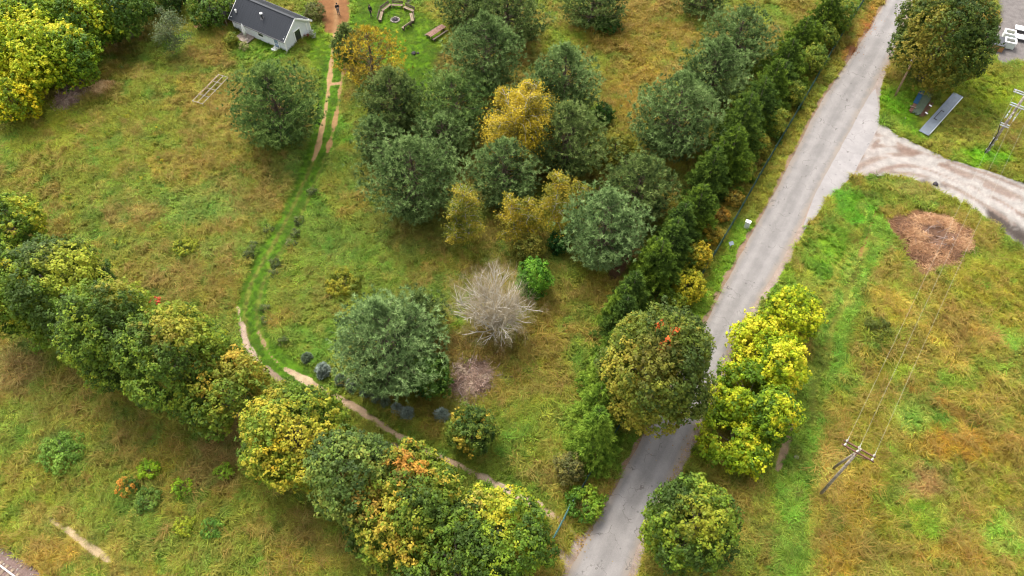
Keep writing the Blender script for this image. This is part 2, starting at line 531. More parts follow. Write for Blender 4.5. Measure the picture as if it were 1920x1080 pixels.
# (line, half width in metres, colour, strength, grass height)
STROKES = [
    (gp((1650, 420), (1610, 520), (1560, 640), (1525, 720), (1505, 800), (1490, 900), (1480, 1080)), 1.5, (104, 150, 48), .9, .8),
    (gp((1625, 470), (1575, 590), (1535, 690), (1518, 790)), .4, (172, 164, 76), .8, .4), (gp((1590, 470), (1550, 570), (1515, 680), (1490, 800)), .4, (166, 158, 72), .7, .4),
    (gp((1535, 640), (1510, 760), (1480, 900)), 0.9, (112, 134, 46), .7, .5),
    (gp((1650, 556), (1700, 590), (1750, 630), (1800, 690)), 0.9, (206, 172, 74), .9, 1),
    (gp((1590, 110), (1530, 210), (1470, 320), (1400, 440)), 2.2, (150, 138, 52), .9, .6),
    (gp((1400, 440), (1350, 540), (1300, 640)), 1.9, (106, 148, 30), .9, .6),
    (gp((1655, -20), (1625, 50), (1590, 110)), 0.9, (176, 122, 60), .8, .5),
    (gp((628, 110), (612, 230), (580, 340), (540, 425), (500, 490), (475, 540), (468, 600), (485, 650), (530, 695), (600, 735)), 1.5, (104, 142, 34), 1, .22),
    (gp((598, 268), (572, 340), (533, 422), (492, 490), (466, 540), (457, 590), (466, 640)), .2, (150, 140, 72), .75, .12),
    (gp((614, 285), (592, 345), (553, 430), (512, 495), (487, 545), (480, 600), (500, 655)), .2, (146, 140, 70), .7, .12),
    (gp((600, 735), (760, 830), (900, 900), (1010, 960)), 1.6, (112, 126, 42), .8, .4),
    (gp((1690, 720), (1760, 760), (1850, 800), (1920, 830)), 0.7, (176, 118, 62), .8, 1),
    (gp((1760, 560), (1850, 640), (1920, 700)), 0.8, (186, 136, 62), .6, 1),
    (gp((1640, 860), (1590, 960), (1560, 1080)), 1.2, (178, 132, 46), .5, 1),
    (gp((60, 960), (200, 1050), (260, 1090)), 1.0, (160, 138, 70), .8, .5),
]
# bare earth: (kind, line or polygon, half width, colour, softness)
BARE = [
    ('l', gp((632, -10), (630, 50), (624, 90), (620, 125), (617, 160), (608, 220), (598, 268), (588, 300)), .23, (200, 164, 118), .32),
    ('l', gp((648, 120), (641, 150), (636, 185), (627, 235), (614, 285)), .19, (186, 148, 102), .3),
    ('l', gp((617, 158), (640, 156)), .26, (206, 166, 128), .3),
    ('l', gp((447, 575), (452, 612)), .10, (200, 172, 144), .3), ('l', gp((451, 606), (463, 650), (484, 680)), .30, (212, 186, 164), .3),
    ('l', gp((500, 692), (530, 716)), .30, (176, 152, 130), .3),
    ('l', gp((484, 622), (505, 665), (535, 692)), .06, (176, 148, 110), .3), ('l', gp((535, 692), (565, 708), (600, 728), (660, 760), (760, 826), (860, 872), (950, 922), (1012, 950), (1042, 970)), .25, (206, 176, 146), .3),
    ('l', gp((552, 702), (580, 715)), .32, (236, 212, 170), .25),
    ('l', gp((905, 895), (960, 925), (1012, 950)), .36, (220, 196, 168), .3),
    ('l', gp((738, 838), (775, 856)), .34, (150, 124, 104), .4),
    ('l', gp((1042, 970), (1066, 985), (1085, 1012)), .22, (204, 176, 150), .3),
    ('p', gp((1112, 990), (1075, 1012), (1065, 1035), (1060, 1062), (1050, 1085), (1070, 1085), (1090, 1040)), 0, (218, 198, 184), .35),
    ('l', gp((1052, 1030), (1056, 1052)), .2, (200, 176, 156), .3),
    ('l', gp((1642, 395), (1632, 425), (1612, 480)), .14, (176, 140, 80), .3),
    ('l', gp((1494, 756), (1482, 800), (1472, 840), (1458, 880)), .26, (190, 162, 130), .4),
    ('l', gp((92, 972), (125, 992), (160, 1020), (205, 1052)), .17, (216, 190, 150), .3),
    ('p', gp((1600, 330), (1612, 300), (1632, 266), (1652, 232), (1680, 252), (1720, 272), (1780, 300), (1850, 320), (1930, 348), (1990, 372), (1990, 520), (1925, 470), (1880, 432),
             (1850, 408), (1800, 378), (1740, 346), (1690, 330), (1640, 328)), 0, (224, 216, 210), .3),
    ('p', gp((1540, 385), (1600, 326), (1645, 325), (1648, 190), (1655, 140), (1690, 60), (1600, 150), (1530, 330)), 0, (212, 198, 192), .3),
    ('p', gp((1868, -30), (1876, 40), (1842, 92), (1868, 104), (1882, 122), (1905, 112), (1960, 130), (2000, 60), (2000, -40)), 0, (164, 156, 154), .4),
    ('p', gp((585, -30), (598, 20), (615, 60), (640, 62), (655, 30), (648, -30)), 0, (176, 124, 82), .8),
    ('l', gp((370, 48), (420, 45), (455, 30)), .5, (170, 128, 96), .5),
    ('l', gp((1602, 92), (1588, 118)), .5, (140, 108, 90), .5),
    ('p', gp((-40, 1028), (15, 1030), (30, 1052), (65, 1066), (90, 1100), (-40, 1120)), 0, (136, 106, 96), .25),
    ('p', gp((1672, 420), (1720, 398), (1775, 404), (1822, 432), (1815, 474), (1770, 498), (1735, 515), (1698, 478)), 0, (158, 116, 84), .9),
    ('l', gp((1180, 440), (1168, 490), (1150, 520)), .7, (120, 92, 66), .8),
]
RIGHT_SH = [(x, y) for x, y in ROAD_R]
SHOULDER = [(ROAD_L, .2, (196, 164, 138), .3), (ROAD_R, .45, (212, 190, 176), .32)]
DARKPATCH = [(gp((1860, 405), (1890, 425), (1930, 455)), .8, (96, 84, 78)), (gp((1735, 345), (1765, 350)), .5, (130, 112, 104))]
for (L, w, c) in [(((1580, 330), (1640, 296), (1700, 288), (1760, 304), (1840, 334), (1930, 380)), .22, (190, 168, 156)),
                  (((1600, 345), (1660, 312), (1720, 308), (1790, 334), (1860, 368), (1930, 412)), .16, (184, 158, 146)),
                  (((1570, 310), (1630, 272), (1690, 276), (1750, 292), (1830, 318), (1930, 358)), .14, (186, 162, 150)),
                  (((1640, 250), (1680, 268), (1730, 294), (1800, 324), (1900, 372)), .18, (190, 166, 154)),
                  (((1690, 282), (1730, 293), (1770, 306)), .34, (176, 148, 134)),
                  (((1650, 290), (1760, 316), (1900, 396)), .12, (232, 222, 216)),
                  (((1660, 320), (1740, 328), (1830, 372), (1900, 420)), .14, (188, 166, 154)),
                  (((1560, 350), (1600, 290), (1640, 220)), .16, (190, 168, 156)), (((1545, 372), (1590, 318), (1650, 262)), .12, (184, 160, 148))]:
    DARKPATCH.append((smooth_line(gp(*L)), w, c))


def land(x, y):
    """returns grass colour, grass height, bare mask, bare colour"""
    wx = x + 1.6 * (fbm(x / 3.1, y / 3.1, 11, 3) - .5) * 2
    wy = y + 1.6 * (fbm(x / 3.1, y / 3.1, 23, 3) - .5) * 2
    n1, n2, n3 = fbm(x / 9, y / 9, 1), fbm(x / 3.2, y / 3.2, 2), fbm(x / 1.1, y / 1.1, 3, 3)
    ol, oc, gr = S(136, 134, 46), S(162, 138, 58), S(104, 136, 46)
    t = sstep(.36, .64, n1 * .5 + n2 * .5)[..., None]
    col = ol * (1 - t) + oc * t
    t = sstep(.5, .66, fbm(x / 4.5, y / 4.5, 7))[..., None]
    col = col * (1 - t * .7) + gr * t * .7
    hgt = np.ones_like(x)
    for (u, v, a, b, c, st, gh) in BLOBS:
        p = site(u, v)
        s = proj(p)[2]
        rx = a / s
        ry = abs(site(u, v - b)[1] - site(u, v + b)[1]) / 2
        d = np.hypot((wx - p[0]) / rx, (wy - p[1]) / ry)
        w = (st * sstep(1.2, .5, d + .35 * (n2 - .5)))
        col = col * (1 - w[..., None]) + S(*c) * w[..., None]
        hgt = hgt * (1 - w) + gh * w
    for (L, hw, c, st, gh) in STROKES:
        wk = .06 if gh < .3 else .35
        d = seg_dist(x + (wx - x) * wk, y + (wy - y) * wk, smooth_line(L))
        w = st * sstep(hw * 1.3, hw * .7, d)
        col = col * (1 - w[..., None]) + S(*c) * w[..., None]
        hgt = hgt * (1 - w) + gh * w
    w = .3 * sstep(.45, .7, hgt)[..., None]
    col = col * (1 - w) + S(140, 136, 50) * w
    # fine botanical mix: dry stalks, green herbs, brown seed heads
    k = np.clip(hgt, 0.25, 1)[..., None]
    t = sstep(.54, .72, n3)[..., None] * .35 * k
    col = col * (1 - t) + S(178, 144, 80) * t
    t = sstep(.56, .74, fbm(x / 1.5, y / 1.5, 31, 3))[..., None] * .55 * k
    col = col * (1 - t) + S(84, 124, 40) * t
    t = sstep(.60, .76, fbm(x / 2.1, y / 2.1, 41, 3))[..., None] * .25 * k
    col = col * (1 - t) + S(128, 96, 56) * t
    col = col * (0.82 + 0.36 * fbm(x / .8, y / .8, 51, 3))[..., None]
    col = col * np.array([.98, 1.09, .9])
    # bare earth
    bm_ = np.zeros_like(x)
    bc = np.zeros(col.shape) + S(180, 150, 125)
    jit = (fbm(x / .9, y / .9, 61, 3) - .5) * .8 + (fbm(x / 3.5, y / 3.5, 67, 2) - .5) * .35 - .18
    rag = np.clip((fbm(x / 1.8, y / 1.8, 69, 3) - .5) * .5, -.08, .08)
    wsum = np.zeros_like(x) + 1e-6
    acc = np.zeros(col.shape)
    for (kd, L, hw, c, so) in BARE:
        d = (seg_dist(x, y, smooth_line(L)) - hw + rag) if kd == 'l' else poly_sd(x, y, L)
        m = np.clip(.5 - (d + jit * (.25 if kd == 'l' else max(.4, so * 1.3))) / (2 * so), 0, 1)
        bm_ = np.maximum(bm_, m)
        acc += S(*c) * (1.3 if kd == 'l' else 1.0) * (m ** 2)[..., None]
        wsum += m ** 2
    for (L, hw, c, so) in SHOULDER:
        d = seg_dist(x, y, L) - hw
        m = np.clip(.5 - (d + jit * .9) / (2 * so), 0, 1)
        bm_ = np.maximum(bm_, m)
        acc += S(*c) * (m ** 2)[..., None]
        wsum += m ** 2
    bc = np.where((wsum > .01)[..., None], acc / wsum[..., None], bc)
    for (L, hw, c) in DARKPATCH:
        d = seg_dist(x + (wx - x) * .12, y + (wy - y) * .12, L)
        w = sstep(hw * 2.2 + .12, hw * .6, d)[..., None] * .95 * sstep(.25, .5, fbm(x / 1.6, y / 1.6, 83, 3))[..., None]
        bc = bc * (1 - w) + S(*c) * w
    return col, hgt, bm_, bc


def relief(x, y, hgt, bare):
    return (fbm(x / 4, y / 4, 71, 4) - .5) * .25 * np.clip(hgt, 0, 1) * (1 - np.clip(bare * 2, 0, 1))


xs = np.concatenate([-np.geomspace(2600, 101, 22), np.arange(-98, 98.01, .3), np.geomspace(101, 2600, 22)])
ys = np.concatenate([-np.geomspace(2600, 6, 26), np.arange(0, 116.01, .3), 116 + np.geomspace(3, 2600, 24)])
GX, GY = np.meshgrid(xs, ys)
gcol, ghgt, gbare, gbc = land(GX.ravel(), GY.ravel())
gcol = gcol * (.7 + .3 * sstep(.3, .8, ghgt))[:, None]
near_road = sstep(3.5, 1.0, poly_sd(GX.ravel(), GY.ravel(), ROAD_POLY))
gz = relief(GX.ravel(), GY.ravel(), ghgt, gbare) * (1 - near_road) - .0
far = (np.abs(GX.ravel()) > 110) | (GY.ravel() > 130) | (GY.ravel() < -8)
gz[far] = 0
nx, ny = len(xs), len(ys)
ii = (np.arange(ny - 1)[:, None] * nx + np.arange(nx - 1)[None]).ravel()
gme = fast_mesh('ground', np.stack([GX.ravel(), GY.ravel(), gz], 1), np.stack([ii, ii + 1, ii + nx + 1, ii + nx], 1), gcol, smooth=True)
a = gme.attributes.new('bare_col', 'FLOAT_COLOR', 'POINT')
cc = np.ones((len(gz), 4), np.float32)
cc[:, :3] = gbc
a.data.foreach_set('color', cc.ravel())
a = gme.attributes.new('bare', 'FLOAT', 'POINT')
a.data.foreach_set('value', gbare.astype(np.float32))


def ground_material():
    m, n = new_mat('ground')
    out = N(n, "ShaderNodeOutputMaterial")
    p = N(n, "ShaderNodeBsdfPrincipled")
    p.inputs['Roughness'].default_value = 0.95
    p.inputs['Specular IOR Level'].default_value = 0.1
    g = N(n, "ShaderNodeAttribute", attribute_name='col')
    b = N(n, "ShaderNodeAttribute", attribute_name='bare_col')
    f = N(n, "ShaderNodeAttribute", attribute_name='bare')
    tc = N(n, "ShaderNodeTexCoord")

    def noise(sc, det=6, ro=.6):
        nz = N(n, "ShaderNodeTexNoise")
        nz.inputs['Scale'].default_value = sc
        nz.inputs['Detail'].default_value = det
        nz.inputs['Roughness'].default_value = ro
        n.links.new(tc.outputs['Object'], nz.inputs['Vector'])
        return nz.outputs['Fac']

    def math_(op, x, y, clamp=False):
        nd = N(n, "ShaderNodeMath", operation=op, use_clamp=clamp)
        for i, q in enumerate((x, y)):
            if isinstance(q, (int, float)):
                nd.inputs[i].default_value = q
            else:
                n.links.new(q, nd.inputs[i])
        return nd.outputs[0]

    def mul(c, fac_socket, lo, hi):
        mr = N(n, "ShaderNodeMapRange")
        mr.inputs[1].default_value = .3
        mr.inputs[2].default_value = .7
        mr.inputs[3].default_value = lo
        mr.inputs[4].default_value = hi
        n.links.new(fac_socket, mr.inputs[0])
        mx = N(n, "ShaderNodeVectorMath", operation='SCALE')
        n.links.new(c, mx.inputs[0])
        n.links.new(mr.outputs[0], mx.inputs['Scale'])
        return mx.outputs[0]

    n_f = noise(3.0, 8, .7)
    n_g = noise(9.0, 6, .7)
    n_p = noise(1.3, 5, .6)
    gcol_ = mul(g.outputs['Color'], n_f, 1.3, 2.0)
    n_x = noise(26.0, 4, .7)
    bcol_ = mul(mul(mul(b.outputs['Color'], n_g, .74, 1.22), n_p, .76, 1.16), n_x, .82, 1.18)
    e = math_('ADD', f.outputs['Fac'], math_('MULTIPLY', math_('SUBTRACT', n_g, .5), .55))
    mr = N(n, "ShaderNodeMapRange", interpolation_type='SMOOTHSTEP')
    mr.inputs[1].default_value = .38
    mr.inputs[2].default_value = .62
    n.links.new(e, mr.inputs[0])
    mx = N(n, "ShaderNodeMix", data_type='RGBA')
    n.links.new(mr.outputs[0], mx.inputs[0])
    n.links.new(gcol_, mx.inputs[6])
    n.links.new(bcol_, mx.inputs[7])
    n.links.new(mx.outputs[2], p.inputs['Base Color'])
    bp = N(n, "ShaderNodeBump")
    bp.inputs['Strength'].default_value = .5
    bp.inputs['Distance'].default_value = .06
    n.links.new(n_g, bp.inputs['Height'])
    n.links.new(bp.outputs[0], p.inputs['Normal'])
    n.links.new(p.outputs[0], out.inputs[0])
    return m


ground = link('ground', gme, ground_material())
tag(ground, kind='structure')

# ------------------------------------------------------------------ road
def resample(P, n):
    P = np.array(P)
    d = np.r_[0, np.cumsum(np.hypot(*np.diff(P, axis=0).T))]
    t = np.linspace(0, d[-1], n)
    return np.stack([np.interp(t, d, P[:, 0]), np.interp(t, d, P[:, 1])], 1), t


def road_material(name, base, dust, edge=True):
    m, n = new_mat(name)
    out = N(n, "ShaderNodeOutputMaterial")
    p = N(n, "ShaderNodeBsdfPrincipled")
    p.inputs['Roughness'].default_value = 0.85
    p.inputs['Specular IOR Level'].default_value = 0.25
    at = N(n, "ShaderNodeAttribute", attribute_name='lane')
    mp = N(n, "ShaderNodeMapping")
    mp.inputs['Scale'].default_value = (5.0, 1.6, 1)
    n.links.new(at.outputs['Vector'], mp.inputs[0])

    def noise(vec, sc, det=5, ro=.6):
        nz = N(n, "ShaderNodeTexNoise")
        nz.inputs['Scale'].default_value = sc
        nz.inputs['Detail'].default_value = det
        nz.inputs['Roughness'].default_value = ro
        n.links.new(vec, nz.inputs['Vector'])
        return nz.outputs['Fac']
    tc = N(n, "ShaderNodeTexCoord")
    st = noise(mp.outputs[0], 1.0)
    gr = noise(tc.outputs['Object'], 14.0, 6, .75)
    pa = noise(tc.outputs['Object'], .6, 5, .6)

    def rng(fac, a, b, lo, hi):
        mr = N(n, "ShaderNodeMapRange", interpolation_type='SMOOTHSTEP')
        for i, q in enumerate((a, b, lo, hi)):
            mr.inputs[i + 1].default_value = q
        n.links.new(fac, mr.inputs[0])
        return mr.outputs[0]

    def scale(c, f):
        v = N(n, "ShaderNodeVectorMath", operation='SCALE')
        n.links.new(c, v.inputs[0])
        n.links.new(f, v.inputs['Scale'])
        return v.outputs[0]
    rgb = N(n, "ShaderNodeRGB")
    rgb.outputs[0].default_value = (*base, 1)
    c = scale(scale(scale(rgb.outputs[0], rng(st, .3, .7, .95, 1.04)), rng(gr, .3, .7, .88, 1.1)), rng(pa, .35, .65, .9, 1.07))
    sep = N(n, "ShaderNodeSeparateXYZ")
    n.links.new(at.outputs['Vector'], sep.inputs[0])
    ab = N(n, "ShaderNodeMath", operation='ABSOLUTE')
    n.links.new(sep.outputs[0], ab.inputs[0])
    ad = N(n, "ShaderNodeMath", operation='MULTIPLY_ADD')
    ad.inputs[1].default_value = .55
    n.links.new(pa, ad.inputs[0])
    n.links.new(ab.outputs[0], ad.inputs[2])
    mx = N(n, "ShaderNodeMix", data_type='RGBA')
    n.links.new(rng(ad.outputs[0], .95, 1.3, 0, .85), mx.inputs[0])
    n.links.new(c, mx.inputs[6])
    mx.inputs[7].default_value = (*dust, 1)
    # small dark tar spots and worn pocks
    vo = N(n, "ShaderNodeTexVoronoi")
    vo.inputs['Scale'].default_value = .9
    n.links.new(tc.outputs['Object'], vo.inputs['Vector'])
    mx2 = N(n, "ShaderNodeMix", data_type='RGBA')
    n.links.new(rng(vo.outputs['Distance'], .06, .12, .55, 0), mx2.inputs[0])
    n.links.new(mx.outputs[2], mx2.inputs[6])
    mx2.inputs[7].default_value = (.07, .065, .065, 1)
    # hairline cracks
    vc = N(n, "ShaderNodeTexVoronoi", feature='DISTANCE_TO_EDGE')
    vc.inputs['Scale'].default_value = .42
    wv = N(n, "ShaderNodeVectorMath", operation='MULTIPLY_ADD')
    nzc = N(n, "ShaderNodeTexNoise")
    nzc.inputs['Scale'].default_value = 1.2
    n.links.new(tc.outputs['Object'], nzc.inputs['Vector'])
    wv.inputs[1].default_value = (1.6, 1.6, 1.6)
    n.links.new(nzc.outputs['Color'], wv.inputs[0])
    n.links.new(tc.outputs['Object'], wv.inputs[2])
    n.links.new(wv.outputs[0], vc.inputs['Vector'])
    crk = N(n, "ShaderNodeMath", operation='MULTIPLY')
    n.links.new(rng(vc.outputs['Distance'], .004, .018, .85, 0), crk.inputs[0])
    n.links.new(rng(pa, .45, .6, 0, 1), crk.inputs[1])
    mx3 = N(n, "ShaderNodeMix", data_type='RGBA')
    n.links.new(crk.outputs[0], mx3.inputs[0])
    n.links.new(mx2.outputs[2], mx3.inputs[6])
    mx3.inputs[7].default_value = (.09, .08, .075, 1)
    # polished wheel paths
    wp = N(n, "ShaderNodeMath", operation='PINGPONG')
    wp.inputs[1].default_value = .46
    n.links.new(ab.outputs[0], wp.inputs[0])
    fin = scale(mx3.outputs[2], rng(wp.outputs[0], .1, .42, .88, 1.06))
    n.links.new(fin, p.inputs['Base Color'])
    bp = N(n, "ShaderNodeBump")
    bp.inputs['Strength'].default_value = .35
    bp.inputs['Distance'].default_value = .02
    n.links.new(gr, bp.inputs['Height'])
    n.links.new(bp.outputs[0], p.inputs['Normal'])
    n.links.new(p.outputs[0], out.inputs[0])
    return m


nr = 420
RL, tl = resample(ROAD_L, nr)
RR, _ = resample(ROAD_R, nr)
wob = (fbm(tl / 1.3, tl * 0, 5, 3) - .5) * .22
wob2 = (fbm(tl / 1.3, tl * 0 + 40, 6, 3) - .5) * .22
across = np.linspace(-1, 1, 11)
k = (across + 1) / 2
RV = RL[:, None] * (1 - k)[None, :, None] + RR[:, None] * k[None, :, None]
RV[..., 0] += (wob[:, None] * (across < -.9) + wob2[:, None] * (across > .9))
RZ = .02 + .03 * (1 - across ** 2)[None, :] + np.zeros((nr, 1))
V = np.concatenate([RV, RZ[..., None]], -1).reshape(-1, 3)
ii = (np.arange(nr - 1)[:, None] * 11 + np.arange(10)[None]).ravel()
lane = np.stack([np.broadcast_to(across, (nr, 11)), np.broadcast_to(tl[:, None] / 10, (nr, 11)), np.zeros((nr, 11))], -1).reshape(-1, 3)
rme = fast_mesh('road', V, np.stack([ii, ii + 1, ii + 12, ii + 11], 1), lane, 'lane', smooth=True)
road = link('road', rme, road_material('asphalt', S(192, 186, 184, 1.0), S(208, 192, 178, 1.0)))
tag(road, kind='structure')

# paved apron at the junction, dusted with pale sand
ap = smooth_line(APRON + APRON[:1], 1)[:-1]
bm = bmesh.new()
f = bm.faces.new([bm.verts.new((x, y, .012)) for x, y in ap])
bmesh.ops.triangulate(bm, faces=[f])
for _ in range(2):
    bmesh.ops.subdivide_edges(bm, edges=bm.edges[:], cuts=1, use_grid_fill=True)
ame = bpy.data.meshes.new('junction_apron')
bm.to_mesh(ame)
bm.free()
at = ame.attributes.new('lane', 'FLOAT_COLOR', 'POINT')
at.data.foreach_set('color', np.array([[.45, v.co.y / 10, 0, 1] for v in ame.vertices], np.float32).ravel())
apron = link('junction_apron', ame, road_material('apron', S(204, 198, 198), S(214, 200, 192)))
tag(apron, kind='structure')


# ------------------------------------------------------------------ grass: blade tussocks, spread by geometry nodes
def tussock(rng, n, ln, wd, spread, lean, flat=0.0, kind='blade'):
    V, F, Cc = [], [], []
    for i in range(n):
        a_ = rng.uniform(0, 2 * math.pi)
        b0 = np.array([rng.normal() * spread, rng.normal() * spread, 0])
        d = np.array([math.cos(a_), math.sin(a_), 0])
        l = ln * rng.uniform(.6, 1.25)
        le = lean * rng.uniform(.4, 1.3)
        side = np.array([-d[1], d[0], 0]) * wd * rng.uniform(.7, 1.3) / 2
        if kind == 'leaf':
            c0 = b0 + d * l * .5 + np.array([0, 0, rng.uniform(.05, .28)])
            up = np.array([0, 0, 1.0])
            tip = c0 + d * l * .5 + up * rng.uniform(-.05, .08)
            q = [c0 - d * l * .4, c0 + side * 1.0 + up * .02, tip, c0 - side * 1.0 + up * .02]
        else:
            mid = b0 + d * l * .45 * le + np.array([0, 0, l * .62 * (1 - flat)])
            tip = b0 + d * l * (.55 + .5 * le) + np.array([0, 0, l * .72 * (1 - flat) * (1.1 - .55 * le)])
            q = [b0 - side, b0 + side, mid + side * .8, mid - side * .8]
        k0 = len(V)
        sh = rng.uniform(.75, 1.3)
        c = np.array([1, 1, 1]) * sh * (1 + rng.normal(size=3) * .06)
        V += q
        if kind == 'leaf':
            F.append((k0, k0 + 1, k0 + 2, k0 + 3))
        else:
            V += [tip + side * .2, tip - side * .2]
            F.append((k0, k0 + 1, k0 + 2, k0 + 3))
            F.append((k0 + 3, k0 + 2, k0 + 4, k0 + 5))
        Cc += [c] * (len(V) - k0)
    return fast_mesh('tussock', np.array(V), np.array(F), np.clip(np.array(Cc), 0, 2), 'shade')


rng = np.random.default_rng(5)
protos = []
for i in range(4):
    protos.append(tussock(rng, 26, .62, .050, .10, .9))           # meadow tussocks
for i in range(2):
    protos.append(tussock(rng, 34, .30, .040, .22, .7))            # short turf
for i in range(2):
    protos.append(tussock(rng, 30, .20, .13, .18, .6, kind='leaf'))  # broad leaved herbs
for i in range(2):
    protos.append(tussock(rng, 20, 1.0, .045, .16, .55))           # tall stalks
tcol = bpy.data.collections.new('tussock_source')
for i, me in enumerate(protos):
    me.materials.append(M['grass'])
    tcol.objects.link(bpy.data.objects.new('tussock_%02d' % i, me))

NG = 250000
gx = rng.uniform(-100, 100, NG)
gy = rng.uniform(10, 116, NG)
P2 = proj(np.stack([gx, gy, gx * 0], 1))
keep = (P2[:, 0] > -90) & (P2[:, 0] < 2010) & (P2[:, 1] > -60) & (P2[:, 1] < 1150)
gx, gy = gx[keep], gy[keep]
c_, h_, b_, _ = land(gx, gy)
sdr = poly_sd(gx, gy, ROAD_POLY)
sda = poly_sd(gx, gy, APRON)
keep = (b_ + rng.normal(size=len(gx)) * .1 < .34) & (sdr > .12) & (sda > .05)
for (u, v, r) in [(462, 70, 1.9), (741, 38, .75), (767, 3, .55), (1765, 212, 1.6), (1745, 232, 1.2), (1785, 190, 1.5), (1726, 194, 1.5), (1715, 212, 1.0), (1737, 204, 1.2), (1754, 450, 2.6),
                  (1399, 427, .5), (818, 66, 1.2), (192, 166, 1.4), (132, 186, 1.5), (885, 716, 1.9), (500, 40, 2.6), (470, 30, 2.4), (540, 62, 2.0), (418, 14, 2.2)]:
    p = site(u, v)
    keep &= np.hypot(gx - p[0], gy - p[1]) > r * rng.uniform(.8, 1.1, len(gx))
gx, gy, c_, h_, b_ = gx[keep], gy[keep], c_[keep], h_[keep], b_[keep]
ng = len(gx)
u1 = rng.random(ng)
herb = fbm(gx / 2.6, gy / 2.6, 91, 3)
greenish = c_[:, 1] / (c_[:, 0] + 1e-6)
idx = np.where(h_ < .5, 4 + (u1 * 2).astype(int), (u1 * 4).astype(int))
idx = np.where((h_ >= .5) & (greenish > 1.15) & (herb > .47) & (u1 < .75), 6 + (u1 * 2.6).astype(int).clip(0, 1), idx)
idx = np.where((h_ >= .85) & (greenish < 1.0) & (rng.random(ng) < .2), 8 + (rng.random(ng) * 2).astype(int), idx)
flow = fbm(gx / 5, gy / 5, 95, 2) * 4 * math.pi
lean = np.clip(rng.normal(.35, .25, ng), 0, .9) * (h_ > .5)
rot = np.stack([np.zeros(ng), lean, flow + rng.normal(size=ng) * .7], 1)
sc = (.62 + .55 * rng.random(ng)) * np.clip(.4 + .6 * h_, .35, 1.3) * (.8 + .5 * fbm(gx / 2, gy / 2, 97, 2))
tcolr = c_ * (2.38 + .42 * rng.normal(size=(ng, 1)).clip(-1.6, 1.8)) * (1 + rng.normal(size=(ng, 3)) * .07)
tcolr = tcolr * np.where((idx >= 4) & (idx < 6), .58, 1.0)[:, None]
tcolr = np.where((idx >= 8)[:, None], tcolr * .5 + S(200, 165, 92) * .6, tcolr)
tcolr = np.clip(tcolr, .004, .8)
gz_ = relief(gx, gy, h_, b_) * (1 - sstep(3.5, 1.0, poly_sd(gx, gy, ROAD_POLY))) - .03
me = bpy.data.meshes.new('meadow_grass')
me.vertices.add(ng)
me.vertices.foreach_set('co', np.stack([gx, gy, gz_], 1).astype(np.float32).ravel())
for nm, typ, arr, key in (('tint', 'FLOAT_COLOR', np.c_[tcolr, np.ones(ng)], 'color'), ('spin', 'FLOAT_VECTOR', rot, 'vector'),
                          ('size', 'FLOAT', sc, 'value'), ('pick', 'INT', idx, 'value')):
    a = me.attributes.new(nm, typ, 'POINT')
    a.data.foreach_set(key, np.ascontiguousarray(arr, np.int32 if typ == 'INT' else np.float32).ravel())
me.update()
grass = link('meadow_grass', me)
tag(grass, 'long autumn grass, herbs and dry stalks over the meadows', 'grass', kind='stuff')
ng_ = bpy.data.node_groups.new('spread_tussocks', 'GeometryNodeTree')
ng_.interface.new_socket('Geometry', in_out='INPUT', socket_type='NodeSocketGeometry')
ng_.interface.new_socket('Geometry', in_out='OUTPUT', socket_type='NodeSocketGeometry')
gi, go = ng_.nodes.new('NodeGroupInput'), ng_.nodes.new('NodeGroupOutput')
ci = ng_.nodes.new('GeometryNodeCollectionInfo')
ci.inputs['Collection'].default_value = tcol
ci.inputs['Separate Children'].default_value = True
ci.inputs['Reset Children'].default_value = True
ip = ng_.nodes.new('GeometryNodeInstanceOnPoints')
ip.inputs['Pick Instance'].default_value = True


def named(nm, typ):
    nd = ng_.nodes.new('GeometryNodeInputNamedAttribute')
    nd.data_type = typ
    nd.inputs['Name'].default_value = nm
    return nd.outputs['Attribute']


sa = ng_.nodes.new('GeometryNodeStoreNamedAttribute')
sa.data_type = 'FLOAT_COLOR'
sa.domain = 'INSTANCE'
sa.inputs['Name'].default_value = 'col'
L = ng_.links.new
L(gi.outputs[0], ip.inputs['Points'])
L(ci.outputs[0], ip.inputs['Instance'])
L(named('pick', 'INT'), ip.inputs['Instance Index'])
L(named('spin', 'FLOAT_VECTOR'), ip.inputs['Rotation'])
L(named('size', 'FLOAT'), ip.inputs['Scale'])
L(ip.outputs[0], sa.inputs['Geometry'])
L(named('tint', 'FLOAT_COLOR'), sa.inputs['Value'])
L(sa.outputs[0], go.inputs[0])
md = grass.modifiers.new('spread', 'NODES')
md.node_group = ng_

# ------------------------------------------------------------------ trees
def leaves(pos, nrm, size, col, rng, asp=.62):
    """one leaf shaped four-sided face per entry"""
    n = len(pos)
    nrm = norm(nrm)
    t = norm(np.cross(nrm, rng.normal(size=(n, 3))))
    b = np.cross(nrm, t)
    s = np.asarray(size)[:, None] * .5
    V = np.stack([pos - t * s, pos + b * s * asp - nrm * s * .25 + t * s * .15, pos + t * s, pos - b * s * asp - nrm * s * .25 + t * s * .15], 1)
    F = np.arange(4 * n).reshape(n, 4)
    return V.reshape(-1, 3), F, np.repeat(col, 4, 0)


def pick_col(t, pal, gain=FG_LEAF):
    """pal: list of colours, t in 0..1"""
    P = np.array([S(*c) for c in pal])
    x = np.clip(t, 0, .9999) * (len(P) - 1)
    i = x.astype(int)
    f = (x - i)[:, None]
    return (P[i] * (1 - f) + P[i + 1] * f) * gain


def fib_dirs(n, rng):
    i = np.arange(n) + .5
    z = 1 - 2 * i / n
    ph = i * 2.399963 + rng.uniform(0, 6.28)
    r = np.sqrt(1 - z * z)
    return np.stack([r * np.cos(ph), r * np.sin(ph), z], 1)


